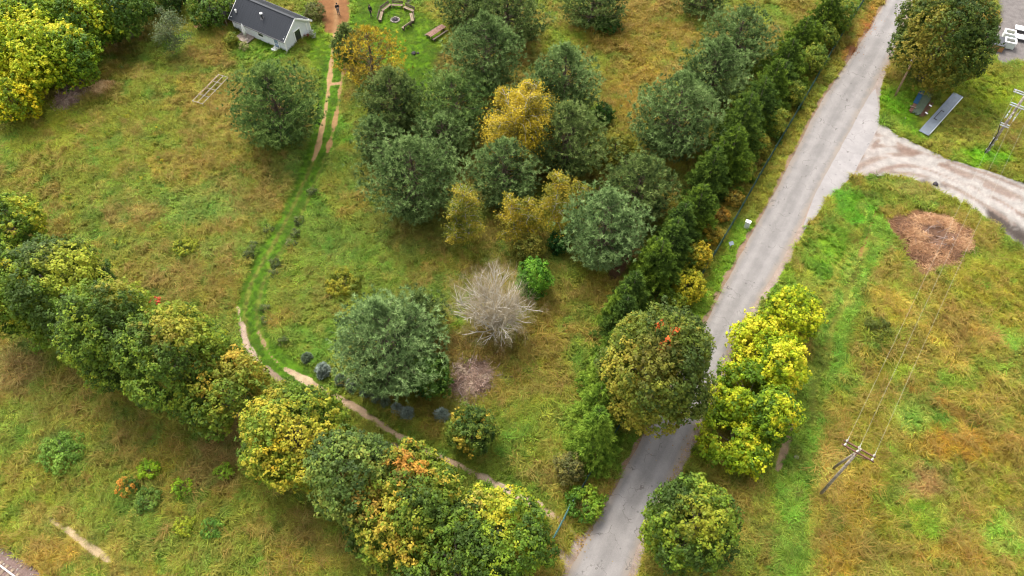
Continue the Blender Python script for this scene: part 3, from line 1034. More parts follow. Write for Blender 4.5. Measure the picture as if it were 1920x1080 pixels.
def limb_tree(mb, rng, R, Cc, zc, tr, n_limb=9, sides=6):
    top = zc + Cc * .55
    k = 7
    zz = np.linspace(-.25, top, k)
    wob_ = np.cumsum(rng.normal(size=(k, 2)) * .06 * R / 3, 0)
    P = np.c_[wob_ - wob_[0], zz]
    rr = tr * np.linspace(1.15, .25, k)
    rr[0] *= 1.25
    mb.tube(P, rr, 8)
    for i in range(n_limb):
        t = rng.uniform(.28, .85)
        b0 = np.array([np.interp(t * top, zz, P[:, j]) for j in range(2)] + [t * top])
        a_ = i * 2.4 + rng.uniform(-.4, .4)
        ln = R * rng.uniform(.4, .62) * (1.15 - .5 * t)
        e = b0 + np.array([math.cos(a_) * ln, math.sin(a_) * ln, ln * rng.uniform(.35, .9)])
        m_ = (b0 + e) / 2 + np.array([0, 0, -.08 * ln])
        mb.limbs = mb.limbs or MB()
        mb.limbs.tube([b0, m_, e], [tr * .4 * (1 - t * .5), tr * .22, tr * .08], sides, cap=False)


def broad_crown(rng, R, Cc, zc, pal, leaf=.27, accents=(), dens=1.0, nl=None, tidy=1.0, ragged=.1):
    R, Cc = R * .9, Cc * .92
    nl = nl or int(12 + R * 3.2)
    d = fib_dirs(nl, rng)
    d = norm(d + rng.normal(size=d.shape) * .16)
    d = d[d[:, 2] > -.72]
    m_ = (R + Cc) / 2
    rl = m_ * rng.uniform(.32, .47, len(d))
    ax = np.array([R, R, Cc])
    lc = d * (ax - rl[:, None] * .82) * rng.uniform(.9, 1.06, (len(d), 1)) * np.array([1, 1, 1])
    pos_, nrm_, cp = [], [], []
    csz = .24 + .042 * min(R, 4)                        # radius of one leaf cluster
    for i in range(len(d)):
        n = int(dens * 4 * math.pi * rl[i] ** 2 / (csz ** 2 * 1.55))
        q = norm(rng.normal(size=(n, 3)))
        q = q[(q @ d[i]) > -.35]
        p = lc[i] + q * rl[i] * rng.uniform(.86, 1.1, (len(q), 1))
        dd = np.linalg.norm(p[:, None] - lc[None], axis=2) / rl[None]
        dd[:, i] = 9
        ok = dd.min(1) > .74
        pos_.append(p[ok])
        nrm_.append(q[ok])
        qi = norm(rng.normal(size=(n // 3, 3)))            # leaves deeper in the crown
        qi = qi[(qi @ d[i]) > 0]
        pos_.append(lc[i] * .8 + qi * rl[i] * .62)
        nrm_.append(qi)
    P = np.concatenate(pos_)
    Q = norm(np.concatenate(nrm_) + P / ax / 2 + np.array([0, 0, .25]))
    P = P * (1 + rng.normal(size=(len(P), 1)) * ragged * .35)
    nc = len(P)
    off = rng.uniform(0, 99)
    pat = fbm((P[:, 0] + P[:, 2] * .7) / (R * .55) + off, (P[:, 1] - P[:, 2] * .5) / (R * .55), 3, 3)
    tt = np.clip((pat - .5) * 1.9 + .42 + rng.normal(size=nc) * .16, 0, 1)
    ccol = pick_col(tt, pal)
    for (dx, dy, dz, sz, c, st) in accents:
        w = st * sstep(sz * 1.25, sz * .55, np.linalg.norm(P / ax - np.array([dx, dy, dz]), axis=1) + rng.normal(size=nc) * .12)[:, None]
        ccol = ccol * (1 - w) + S(*c) * FG_LEAF * w
    per = max(6, int(13 * (csz / leaf) ** 2 * .42))
    ld = norm(np.repeat(Q, per, 0) * .75 + rng.normal(size=(nc * per, 3)) * .62)
    sp = csz * rng.uniform(.45, 1.05, (nc * per, 1)) * np.repeat(rng.uniform(.75, 1.25, nc), per)[:, None]
    lp = np.repeat(P, per, 0) + ld * sp
    ln = norm(ld + np.array([0, 0, .45]) + rng.normal(size=ld.shape) * .38)
    lcol = np.repeat(ccol, per, 0) * rng.uniform(.78, 1.25, (nc * per, 1)) * (1 + rng.normal(size=(nc * per, 3)) * .05)
    lp = lp + np.array([0, 0, zc])
    lp[:, 2] = np.maximum(lp[:, 2], .06)
    V, F, c = leaves(lp, ln, leaf * rng.uniform(.7, 1.3, len(lp)), np.clip(lcol, .003, .8), rng)
    return fast_mesh('crown', V, F, c)


def needle_tufts(pos, dr, ln, wd, per, col, rng, cone=.75):
    """needle brush at each shoot: per narrow three-sided blades"""
    n = len(pos)
    D = norm(np.repeat(norm(dr), per, 0) * 1.0 + rng.normal(size=(n * per, 3)) * cone)
    B = np.repeat(pos, per, 0) + D * .02
    l = np.repeat(np.asarray(ln), per)[:, None] * rng.uniform(.7, 1.2, (n * per, 1))
    side = norm(np.cross(D, rng.normal(size=D.shape))) * wd * rng.uniform(.7, 1.3, (n * per, 1)) / 2
    V = np.stack([B - side, B + side, B + D * l], 1).reshape(-1, 3)
    F = np.arange(3 * n * per).reshape(-1, 3)
    cc_ = np.repeat(np.repeat(col, per, 0) * rng.uniform(.8, 1.22, (n * per, 1)), 3, 0)
    return V, F, np.clip(cc_, .003, .8)


def pine(rng, R, H, pal, fill=1.0, shape=.38, base=.05, per=15, ln=.36, wd=.075, up=.85):
    """bushy pine: whorls of rising limbs ending in needle brushes"""
    mb = MB()
    mb.tube([(0, 0, -.25), (.03, .02, H * .4), (0, .04, H * .75), (0, 0, H * .97)], [.055 * R + .06, .045 * R + .05, .07, .03], 7)
    pos, dr, sh = [], [], []
    nw = max(6, int(H / .62))
    for w in range(nw):
        t = base + (1 - base) * (w + rng.uniform(0, .6)) / nw
        z = t * H
        prof = (sstep(-.25, shape, np.array(t)) * (1 - sstep(shape, 1.12, np.array(t)) ** .85))
        L_ = max(.3, R * 1.12 * float(prof) * 1.05)
        nb = int(rng.integers(5, 8)) + (2 if t < .6 else 0)
        a0 = rng.uniform(0, 6.28)
        for i in range(nb):
            a_ = a0 + i * 6.283 / nb + rng.normal() * .2
            Lb = L_ * rng.uniform(.78, 1.15)
            rise = rng.uniform(.15, .45) + .55 * t
            e = np.array([math.cos(a_), math.sin(a_), 0])
            b0 = np.array([0, 0, z - .12 * Lb])
            if Lb > .8:
                mb.limbs = mb.limbs or MB()
                mb.limbs.tube([b0, b0 + e * Lb * .5 + [0, 0, rise * Lb * .3], b0 + e * Lb * .92 + [0, 0, rise * Lb * .75]], [.05 * (1.1 - t) + .015, .03, .012], 4, cap=False)
            ns = int((3 + Lb * 6.0) * fill)
            s = np.sqrt(rng.uniform(.08, 1.0, ns))
            lat = np.array([-e[1], e[0], 0])
            wv = rng.normal(size=ns) * .24 * Lb * np.clip(s, .3, 1)
            zz = rise * Lb * (.55 * s + .25 * s ** 2) + rng.normal(size=ns) * .14 * (1 + .25 * Lb)
            p = b0 + e * (s * Lb)[:, None] + lat * wv[:, None] + np.c_[np.zeros((ns, 2)), zz]
            pos.append(p)
            dr.append(norm(e * (.35 + .5 * s)[:, None] + lat * (wv / Lb)[:, None] + np.array([0, 0, up]) + rng.normal(size=(ns, 3)) * .25))
            sh.append(s)
    # leading shoots
    p = np.c_[rng.normal(size=(14, 2)) * .18, H - rng.uniform(-.1, .6, 14)]
    pos.append(p)
    dr.append(norm(np.c_[rng.normal(size=(14, 2)) * .4, np.ones(14)]))
    sh.append(np.ones(14))
    P, D, s = np.concatenate(pos), np.concatenate(dr), np.concatenate(sh)
    P[:, 2] = np.maximum(P[:, 2], .1)
    off = rng.uniform(0, 99)
    pat = fbm(P[:, 0] / 1.1 + off, (P[:, 1] + P[:, 2]) / 1.1, 5, 2)
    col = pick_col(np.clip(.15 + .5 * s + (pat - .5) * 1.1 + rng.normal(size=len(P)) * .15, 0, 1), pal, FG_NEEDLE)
    V, F, c = needle_tufts(P, D, np.full(len(P), ln) * rng.uniform(.8, 1.2, len(P)), wd, per, col, rng)
    return mb, fast_mesh('crown', V, F, c)


def spruce(rng, R, H, pal, per=9, droop=.28):
    mb = MB()
    mb.tube([(0, 0, -.2), (0, 0, H * .5), (0, 0, H * .99)], [.05 * R + .07, .07, .012], 6)
    pos, dr, sh = [], [], []
    nw = max(9, int(H / .34))
    for w in range(nw):
        t = .03 + .95 * (w + rng.uniform(0, .5)) / nw
        L_ = R * (1 - t) ** .76 * rng.uniform(.88, 1.1) + .1
        nb = 7 if t < .75 else 5
        a0 = rng.uniform(0, 6.28)
        for i in range(nb):
            a_ = a0 + i * 6.283 / nb + rng.normal() * .16
            e = np.array([math.cos(a_), math.sin(a_), 0])
            lat = np.array([-e[1], e[0], 0])
            Lb = L_ * rng.uniform(.8, 1.18)
            ns = int(4 + Lb * 8)
            s = np.sqrt(rng.uniform(.03, 1, ns))
            wv = rng.uniform(-1, 1, ns) * .34 * Lb * (1.08 - s)
            z = t * H - droop * Lb * s + .16 * Lb * s ** 3 + rng.normal(size=ns) * .05
            pos.append(np.array([0, 0, 0]) + e * (s * Lb)[:, None] + lat * wv[:, None] + np.c_[np.zeros((ns, 2)), z])
            dr.append(norm(e * .8 + lat * (np.sign(wv) * .55)[:, None] + np.array([0, 0, .22]) + rng.normal(size=(ns, 3)) * .18))
            sh.append(s)
    P, D, s = np.concatenate(pos), np.concatenate(dr), np.concatenate(sh)
    P[:, 2] = np.maximum(P[:, 2], .1)
    pat = fbm(P[:, 0] / 1.2 + rng.uniform(0, 99), (P[:, 1] + P[:, 2]) / 1.2, 5, 2)
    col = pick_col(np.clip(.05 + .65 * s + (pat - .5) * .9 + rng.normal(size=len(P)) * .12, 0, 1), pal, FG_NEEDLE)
    V, F, c = needle_tufts(P, D, np.full(len(P), .30) * rng.uniform(.8, 1.25, len(P)), .085, per, col, rng, .42)
    return mb, fast_mesh('crown', V, F, c)


def birch(rng, R, H, pal, dens=1.0, leaf=.17, stems=1, weep=.35):
    mb = MB()
    LP = []
    for s_ in range(stems):
        ox = rng.normal(size=2) * .12 if stems > 1 else np.zeros(2)
        tilt = rng.normal(size=2) * (.05 * H if stems == 1 else .12 * H)
        zz = np.linspace(-.2, H * .98, 8)
        P = np.c_[ox[0] + tilt[0] * (zz / H) ** 1.5, ox[1] + tilt[1] * (zz / H) ** 1.5, zz]
        st_ = mb if s_ == 0 else MB()
        st_.tube(P, np.linspace(.055 + .018 * R, .02, 8), 6)
        if s_:
            mb.stems.append(st_)
        nb = int(16 + 2.2 * H)
        for i in range(nb):
            t = rng.uniform(.16, .97)
            b0 = np.array([np.interp(t * H, zz, P[:, j]) for j in range(3)])
            prof = sstep(-.1, .32, np.array(t)) * (1.05 - t) ** .62
            Lb = R * 1.15 * float(prof) * rng.uniform(.65, 1.15) + .15
            a_ = i * 2.4 + rng.normal() * .3
            e = np.array([math.cos(a_), math.sin(a_), 0])
            up_ = rng.uniform(.5, .95)
            pts = [b0, b0 + e * Lb * .45 + [0, 0, Lb * up_ * .5], b0 + e * Lb * .85 + [0, 0, Lb * up_ * .72], b0 + e * Lb * 1.05 + [0, 0, Lb * (up_ * .72 - weep * .4)]]
            mb.limbs = mb.limbs or MB()
            mb.limbs.tube(pts, [.036, .026, .016, .007], 4, cap=False)
            nlv = int((30 + 95 * Lb) * dens)
            s = rng.uniform(.25, 1.08, nlv)
            base_ = np.stack([np.interp(s, [0, .45, .85, 1.08], [q[j] for q in pts]) for j in range(3)], 1)
            LP.append(base_ + rng.normal(size=(nlv, 3)) * (.11 + .11 * Lb) + np.c_[np.zeros((nlv, 2)), -np.abs(rng.normal(size=nlv)) * weep * (.3 + .4 * Lb)])
    LP = np.concatenate(LP)
    LP[:, 2] = np.maximum(LP[:, 2], .1)
    n = len(LP)
    pat = fbm(LP[:, 0] / .9 + rng.uniform(0, 99), (LP[:, 1] + LP[:, 2]) / .9, 5, 3)
    col = pick_col(np.clip(.45 + (pat - .5) * 1.7 + rng.normal(size=n) * .16, 0, 1), pal) * rng.uniform(.8, 1.22, (n, 1))
    V, F, c = leaves(LP, rng.normal(size=(n, 3)) * .6 + [0, 0, .9], leaf * rng.uniform(.7, 1.3, n), np.clip(col, .003, .8), rng, .7)
    return mb, fast_mesh('crown', V, F, c)


def add_tree(name, label, cat, group, x, y, rz, mb, crown, bark, leafmat='leaf', z=0.0):
    t = empty(name, (x, y, z), rz)
    tag(t, label, cat, group)
    if mb is not None:
        for q in [mb] + mb.stems:
            q.build('trunk', M[bark], t, smooth=True)
        if mb.limbs:
            mb.limbs.build('branches', M[bark], t)['kind'] = 'stuff'
    crown.materials.append(M[leafmat])
    o = link('crown', crown, None, t)
    o['kind'] = 'stuff'
    return t


seed = [100]


def R_():
    seed[0] += 1
    return np.random.default_rng(seed[0])


GRN = [(46, 74, 26), (84, 118, 30), (122, 148, 36)]
MAP_G = [(70, 94, 30), (98, 128, 34), (134, 158, 42), (168, 178, 48)]
MAP_Y = [(70, 98, 28), (108, 140, 32), (152, 172, 40), (212, 202, 54)]
MAP_D = [(70, 92, 42), (96, 120, 50), (124, 148, 60), (164, 172, 72)]
MAP_O = [(72, 96, 30), (104, 132, 36), (146, 158, 44), (206, 176, 60)]
ORG, YEL, RED, BRN = (226, 150, 62), (244, 206, 48), (228, 92, 58), (170, 120, 66)

# maples and other broad crowns: (u, v, half width, half height, palette, accents, label, name, category, group)
ROW = 'maples in the row along the dirt track'
BROAD = [
    (22, 415, 58, 52, MAP_Y, [], 'yellow-green maple cut off by the left edge, at the head of the row', ROW),
    (18, 545, 78, 92, MAP_Y, [(-.4, 0, .6, .5, YEL, .7)], 'bright yellowish maple lowest at the left edge of the row', ROW),
    (112, 545, 95, 98, MAP_G, [(.5, .2, .7, .6, (196, 200, 60), .7), (-.3, .3, .8, .5, (84, 106, 58), .8)], 'maple with grey-green top and yellow right side, near the left edge', ROW),
    (210, 628, 88, 112, MAP_G, [(.3, .5, .7, .35, (206, 190, 70), .5)], 'dark green maple left of the one with red tips', ROW),
    (330, 680, 98, 106, MAP_G, [(-.35, .75, .65, .12, RED, .0), (.2, .3, .8, .5, (206, 178, 60), .45)], 'round green maple just below the red leaf tips in the row', ROW),
    (424, 736, 86, 84, MAP_O, [(.2, .3, .8, .5, (206, 176, 74), .3)], 'green maple with pale orange tips left of the sandy bend of the track', ROW),
    (562, 812, 100, 98, [(72, 96, 28), (102, 132, 34), (138, 158, 42), (196, 184, 54)], [(-.1, -.5, .6, .18, YEL, .8), (-.5, .5, .6, .35, (222, 196, 60), .5)], 'golden-green maple with bright yellow patch, middle of the row', ROW),
    (672, 888, 82, 100, MAP_D, [], 'dull grey-green maple between the golden and the orange ones', ROW),
    (768, 940, 118, 108, MAP_O, [(.1, .45, .75, .32, ORG, .7), (-.6, -.1, .5, .35, (196, 140, 62), .5)], 'large maple with orange crown top in the row', ROW),
    (860, 1040, 105, 86, MAP_G, [], 'deep green maple at the bottom edge of the row', ROW),
    (948, 1006, 100, 96, MAP_Y, [(-.5, .5, .6, .3, (160, 140, 80), .5)], 'yellow-green maple at the road end of the row, by the gate', ROW),
    (1230, 697, 107, 125, [(70, 90, 32), (100, 118, 36), (132, 142, 44), (180, 170, 58)], [(-.05, -.12, .98, .09, (240, 110, 50), .9), (-.3, -.4, .8, .5, (160, 132, 54), .3)],
     'big round bronze-green maple overhanging the left side of the road', None),
    (1296, 988, 88, 92, MAP_G, [(0, -.2, .8, .5, (190, 186, 50), .5)], 'round green maple right of the road at the bottom edge', None),
    (1768, 72, 96, 106, [(52, 76, 26), (74, 98, 28), (98, 114, 32), (146, 136, 42)], [(.75, .5, .3, .45, (206, 160, 40), .7)], 'huge dense dark green tree beside the road junction', None),
]
for (u, v, a, b, pal, acc, lab, grp) in BROAD:
    rg = R_()
    g_ = 1.06 if grp else 1.02
    if grp and u > 500:
        u, v = u - 8, v + 6
    x, y, R, Cc, zc = place(u, v, a * g_, b * g_, .5 if v < 200 else 1.3, (.8, .95 if v < 200 else 1.4))
    mb = MB()
    limb_tree(mb, rg, R, Cc, zc, .09 * R ** .8 + .06, 10)
    big = v < 200
    add_tree('maple_tree', lab, 'tree', grp, x, y, 0, mb, broad_crown(rg, R, Cc, zc, pal, .245 if not big else .27, acc), 'bark')

# red leaf spray at the top edge of the maple row
YSH = [(92, 126, 20), (156, 182, 22), (212, 216, 36), (244, 232, 60)]
YGR = [(76, 110, 22), (128, 162, 26), (184, 200, 34), (228, 218, 44)]
ROADY = 'yellow-green shrubs right of the road'
SHR = [  # (u, v, a, b, trunk, palette, leaf, name, category, label, group)
    (1486, 588, 44, 46, .3, YSH, .24, 'shrub', 'shrub', 'yellow-green shrub farthest up the row right of the road', ROADY),
    (1428, 640, 52, 48, .3, YSH, .24, 'shrub', 'shrub', 'second yellow-green shrub in the row right of the road, nearest the asphalt', ROADY),
    (1466, 690, 40, 46, .3, YSH, .24, 'shrub', 'shrub', 'yellow-green shrub on the field side at the middle of the roadside row', ROADY),
    (1400, 742, 62, 58, .3, YSH, .24, 'shrub', 'shrub', 'largest yellow-green shrub of the roadside row, opposite the bronze maple', ROADY),
    (1446, 780, 42, 50, .3, YGR, .24, 'shrub', 'shrub', 'golden yellow shrub beside the bare footpath right of the road', ROADY),
    (1374, 818, 58, 52, .3, YGR, .24, 'shrub', 'shrub', 'bright green shrub at the road edge low in the roadside row', ROADY),
    (1404, 858, 34, 34, .2, YSH, .24, 'shrub', 'shrub', 'small yellow shrub ending the roadside row above the round maple', ROADY),
    # top left wood edge
    (-20, 30, 70, 60, 1, MAP_Y, .32, 'broadleaf_tree', 'tree', 'tree in the top left corner of the wood edge', 'trees of the wood edge, top left'),
    (60, 30, 75, 60, 1, YGR, .32, 'broadleaf_tree', 'tree', 'dark olive tree farthest back in the wood, top left', 'trees of the wood edge, top left'),
    (150, 28, 72, 58, 1, YGR, .32, 'broadleaf_tree', 'tree', 'yellow-green tree against the top edge left of the thin willow', 'trees of the wood edge, top left'),
    (225, 18, 52, 50, .8, GRN, .3, 'broadleaf_tree', 'tree', 'green tree at the right end of the wood edge', 'trees of the wood edge, top left'),
    (62, 92, 84, 66, .8, YSH, .32, 'broadleaf_tree', 'tree', 'broad yellow tree in front of the wood edge', 'trees of the wood edge, top left'),
    (128, 108, 52, 50, .6, YGR, .3, 'broadleaf_tree', 'tree', 'olive green tree above the brush pile', 'trees of the wood edge, top left'),
    (-8, 110, 50, 60, .6, YSH, .3, 'broadleaf_tree', 'tree', 'yellow tree half outside the left edge', 'trees of the wood edge, top left'),
    (26, 186, 46, 46, .3, [(110, 140, 20), (190, 196, 24), (240, 220, 30), (250, 226, 40)], .28, 'shrub', 'shrub', 'vivid yellow bush below the wood edge at the left', None),
    (395, 14, 46, 36, .3, GRN, .26, 'shrub', 'shrub', 'dark green bush left of the house roof', None),
    (300, -12, 50, 30, .5, GRN, .28, 'broadleaf_tree', 'tree', 'green tree peeping in at the top edge above the thin willow', None),
    # grove
    (1000, 524, 34, 42, .2, [(50, 90, 20), (84, 138, 28), (120, 170, 40)], .2, 'shrub', 'shrub', 'fresh green bush right of the bare tree', None),
    (806, 706, 40, 54, .3, [(50, 84, 26), (82, 120, 36), (112, 146, 46)], .24, 'broadleaf_tree', 'tree', 'green leafy tree pressed against the right of the big pale pine', None),
    (884, 808, 46, 48, .2, [(56, 84, 28), (90, 116, 36), (122, 138, 44), (210, 180, 60)], .18, 'fruit_tree', 'tree', 'small fruit tree with scattered yellow leaves below the brush heap', None),
    (1150, 280, 42, 36, .1, [(96, 110, 34), (140, 140, 40), (178, 164, 52)], .18, 'shrub', 'shrub', 'low olive-yellow shrub at the right edge of the grove', None),
    (1133, 214, 18, 22, .05, [(40, 74, 20), (66, 108, 26), (84, 126, 34)], .16, 'shrub', 'shrub', 'small round dark green bush in the ochre grass right of the pines', None),
    (1047, 455, 19, 22, .05, [(26, 66, 20), (44, 96, 28), (66, 118, 36)], .16, 'shrub', 'shrub', 'small dark glossy bush left of the pale pine', None),
    (995, 466, 28, 30, .1, [(84, 98, 36), (116, 122, 40), (140, 134, 46)], .16, 'shrub', 'shrub', 'olive bush between bare tree and birches', None),
    (1140, 45, 26, 16, .05, [(60, 98, 28), (84, 126, 36)], .16, 'shrub', 'shrub', 'low green bush in the grass below the top edge', None),
    # along the fence
    (1310, 482, 24, 28, .1, [(110, 120, 30), (160, 150, 30), (206, 176, 34)], .18, 'shrub', 'shrub', 'yellow bush behind the mesh fence, above the largest fence shrub', 'shrubs along the fence'),
    (1290, 535, 36, 34, .1, [(100, 120, 24), (156, 160, 30), (196, 184, 36)], .2, 'shrub', 'shrub', 'largest yellow-green shrub at the fence, above the bronze maple', 'shrubs along the fence'),
    (1376, 372, 17, 18, .05, [(120, 112, 36), (168, 140, 44), (190, 156, 50)], .16, 'shrub', 'shrub', 'straw-yellow bush behind the fence, level with the white cabinet', 'shrubs along the fence'),
    (1352, 404, 16, 16, .05, [(120, 100, 34), (170, 128, 40), (206, 150, 44)], .16, 'shrub', 'shrub', 'orange-tinted low bush behind the fence', 'shrubs along the fence'),
    (1334, 440, 18, 18, .05, [(120, 112, 30), (170, 144, 36), (200, 166, 40)], .16, 'shrub', 'shrub', 'amber bush behind the fence, left of the marker post', 'shrubs along the fence'),
    (1424, 270, 18, 22, .1, [(110, 118, 36), (158, 150, 44), (184, 166, 50)], .17, 'shrub', 'shrub', 'ochre bush at the fence halfway up the spruce row', 'shrubs along the fence'),
    (1454, 230, 22, 28, .1, [(92, 120, 40), (130, 150, 48), (164, 166, 52)], .18, 'shrub', 'shrub', 'pale yellow-green shrub leaning to the fence among the spruces', 'shrubs along the fence'),
    (1524, 112, 24, 30, .1, [(84, 116, 36), (124, 146, 44), (156, 162, 50)], .18, 'shrub', 'shrub', 'light green shrub at the fence in the upper spruce row', 'shrubs along the fence'),
    (1574, 30, 30, 34, .2, [(70, 104, 30), (104, 134, 36), (146, 160, 44)], .2, 'shrub', 'shrub', 'green shrub at the top end of the fence', 'shrubs along the fence'),
    (1396, 318, 20, 22, .1, [(84, 112, 34), (128, 146, 40), (168, 164, 48)], .17, 'shrub', 'shrub', 'yellow-green shrub in front of the spruces, below the ochre bush', 'shrubs along the fence'),
    (1488, 176, 20, 24, .1, [(92, 116, 34), (138, 148, 42), (172, 166, 50)], .17, 'shrub', 'shrub', 'yellowish shrub between the two light green fence shrubs', 'shrubs along the fence'),
    (1548, 70, 22, 26, .1, [(84, 112, 32), (124, 142, 38), (160, 160, 46)], .18, 'shrub', 'shrub', 'second shrub from the top end of the fence', 'shrubs along the fence'),
    (1268, 566, 24, 24, .1, [(84, 112, 26), (132, 148, 32), (172, 170, 38)], .18, 'shrub', 'shrub', 'olive-yellow shrub touching the bronze maple top', 'shrubs along the fence'),
    (1066, 880, 28, 30, .1, [(92, 96, 50), (130, 126, 66), (170, 160, 70)], .17, 'shrub', 'shrub', 'greyish thin shrub below the hedge near the gate', None),
    (1098, 944, 38, 36, .1, [(72, 112, 26), (112, 150, 36), (150, 176, 44)], .2, 'shrub', 'shrub', 'fresh green bush beside the green gate', None),
    # lower left field
    (280, 881, 22, 16, .02, [(96, 130, 24), (136, 166, 30), (160, 184, 40)], .15, 'shrub', 'shrub', 'small lime-green bush, leftmost of the field bushes', 'bushes in the lower left field'),
    (340, 914, 21, 20, .02, [(90, 124, 24), (126, 156, 30), (150, 172, 40)], .15, 'shrub', 'shrub', 'lime-green bush in the middle of the field bushes', 'bushes in the lower left field'),
    (421, 886, 18, 15, .02, [(96, 124, 30), (120, 150, 36), (140, 166, 44)], .15, 'shrub', 'shrub', 'small green bush in tan grass, rightmost of the field bushes', 'bushes in the lower left field'),
    (345, 986, 22, 24, .02, [(96, 116, 30), (126, 138, 34), (150, 156, 40)], .15, 'shrub', 'shrub', 'olive bush nearest the bottom among the field bushes', 'bushes in the lower left field'),
    (397, 993, 20, 22, .02, [(70, 104, 34), (92, 126, 42), (116, 146, 48)], .15, 'shrub', 'shrub', 'mid green bush right of the olive one in the field', 'bushes in the lower left field'),
    (240, 910, 20, 22, .02, [(60, 90, 28), (92, 114, 34), (190, 130, 50), (214, 126, 52)], .15, 'shrub', 'shrub', 'bush with rusty orange top in the lower left field', 'bushes in the lower left field'),
    (276, 938, 24, 24, .02, [(72, 100, 38), (96, 122, 46), (116, 136, 52)], .15, 'shrub', 'shrub', 'dull dark bush below the orange-topped one', 'bushes in the lower left field'),
    (75, 646, 17, 14, .02, [(96, 128, 34), (126, 152, 42)], .15, 'shrub', 'shrub', 'small green bush at the shaded foot of the maple row, left', 'bushes in the lower left field'),
    (110, 846, 42, 24, .02, [(84, 116, 40), (104, 136, 50), (120, 148, 56)], .15, 'shrub', 'shrub', 'wide dark green herb thicket in the lower left field', 'bushes in the lower left field'),
    (1650, 612, 26, 18, .02, [(84, 98, 30), (112, 122, 36)], .15, 'shrub', 'shrub', 'dark olive bramble clump right of the green strip', None),
    (345, 462, 24, 16, .02, [(110, 130, 30), (160, 170, 40), (190, 190, 60)], .18, 'shrub', 'shrub', 'yellowish fern-like clump in the upper left meadow', None),
    (640, 526, 34, 26, .02, [(104, 124, 36), (132, 144, 40), (176, 168, 44)], .15, 'goldenrod', 'plant', 'wide goldenrod stand between track and pines', None),
]
for (u, v, a, b, trk, pal, lf, nm, cat, lab, grp) in SHR:
    rg = R_()
    if grp == ROADY:
        a, b = a * 1.22, b * 1.2
    if grp and 'wood edge' in grp:
        a, b = a * 1.12, b * 1.12
    if grp and 'lower left field' in grp:
        pal = [tuple(min(255, q * 1.25) for q in c) for c in pal]
        b = b * .85
    x, y, R, Cc, zc = place(u, v, a, b, trk, (.55, 1.35))
    if 'thicket' in lab or 'clump' in lab or 'stand' in lab:
        Cc, zc = .4 * R, .35 * R
    mb = MB()
    limb_tree(mb, rg, R, Cc, zc, .045 * R + .03, 7, 4)
    add_tree(nm, lab, cat, grp, x, y, 0, mb, broad_crown(rg, R, Cc, zc, pal, lf, (), 1.0, ragged=.22), 'bark')

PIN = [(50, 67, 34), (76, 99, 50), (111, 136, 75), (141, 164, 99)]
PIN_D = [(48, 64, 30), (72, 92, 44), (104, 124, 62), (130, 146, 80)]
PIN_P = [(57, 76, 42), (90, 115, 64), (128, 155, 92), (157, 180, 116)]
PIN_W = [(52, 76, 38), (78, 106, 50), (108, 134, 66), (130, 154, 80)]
PIN_Y = [(104, 90, 44), (140, 122, 44), (182, 158, 44), (206, 184, 52)]
GROVE = 'pines of the grove'
PINES = [  # u, v, a, b, palette, label, fill
    (908, 98, 62, 76, PIN, 'tall pine just right of the brown table', 1),
    (874, 12, 50, 36, PIN_D, 'pine at the top edge behind the brown table', 1),
    (952, 28, 66, 52, PIN_D, 'dark pine at the top edge behind the tall pine', 1),
    (735, 186, 52, 64, PIN_D, 'dark pine below the yellowing pine', 1),
    (850, 192, 66, 58, PIN_W, 'olive-tinted pine above the yellow birch, left', 1),
    (1058, 152, 58, 76, PIN, 'upright grey-green pine above right of the yellow birch', 1),
    (1006, 186, 50, 48, PIN, 'pine partly hidden behind the yellow birch', 1),
    (830, 256, 58, 52, PIN, 'pine directly left of the yellow birch', 1),
    (775, 330, 82, 86, PIN, 'widest pine at the left side of the grove', 1),
    (706, 258, 40, 46, PIN, 'small pine at the left edge of the grove', 1),
    (945, 322, 58, 70, PIN, 'pine just below the yellow birch', 1),
    (1062, 258, 66, 74, PIN_D, 'dark pine to the right of the yellow birch', 1),
    (1270, 214, 72, 84, PIN, 'large pine beside the spruce row', 1),
    (1342, 132, 54, 66, PIN, 'pine between the large one and the top spruces', 1),
    (1386, 66, 60, 56, PIN, 'pine nearest the top edge beside the spruce row', 1),
    (1134, 424, 68, 82, PIN_P, 'pale silvery pine at the lower right of the grove', 1),
    (1200, 348, 60, 66, PIN_D, 'dark pine behind the pale silvery one', 1),
    (722, 642, 92, 112, PIN_P, 'big pale pine beside the dirt track, in front of the bare tree', 1.1),
    (786, 592, 46, 54, PIN_D, 'smaller dark pine behind the big pale pine by the track', 1),
    (1112, 4, 56, 30, PIN_D, 'pine cut by the top edge above the ochre grass', .9),
    (515, 196, 74, 82, PIN_W, 'lone bushy pine left of the sandy track', 1.1),
    (650, 78, 26, 44, PIN_D, 'narrow dark pine beside the path to the house', 1),
    (1316, -8, 40, 24, PIN_D, 'pine tip at the top edge right of the ochre grass', .9),
]
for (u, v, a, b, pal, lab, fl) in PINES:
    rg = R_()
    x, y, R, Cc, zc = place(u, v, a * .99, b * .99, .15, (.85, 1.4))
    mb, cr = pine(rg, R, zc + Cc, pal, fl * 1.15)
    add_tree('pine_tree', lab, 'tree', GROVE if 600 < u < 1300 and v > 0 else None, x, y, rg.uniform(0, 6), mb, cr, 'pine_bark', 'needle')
rg = R_()
x, y, R, Cc, zc = place(695, 104, 58, 60, .2, (.8, 1.3))
mb, cr = pine(rg, R, zc + Cc, PIN_Y, .6, per=11, ln=.34)
add_tree('pine_tree', 'thin yellowing pine between house path and fire circle', 'tree', None, x, y, 0, mb, cr, 'pine_bark', 'needle')

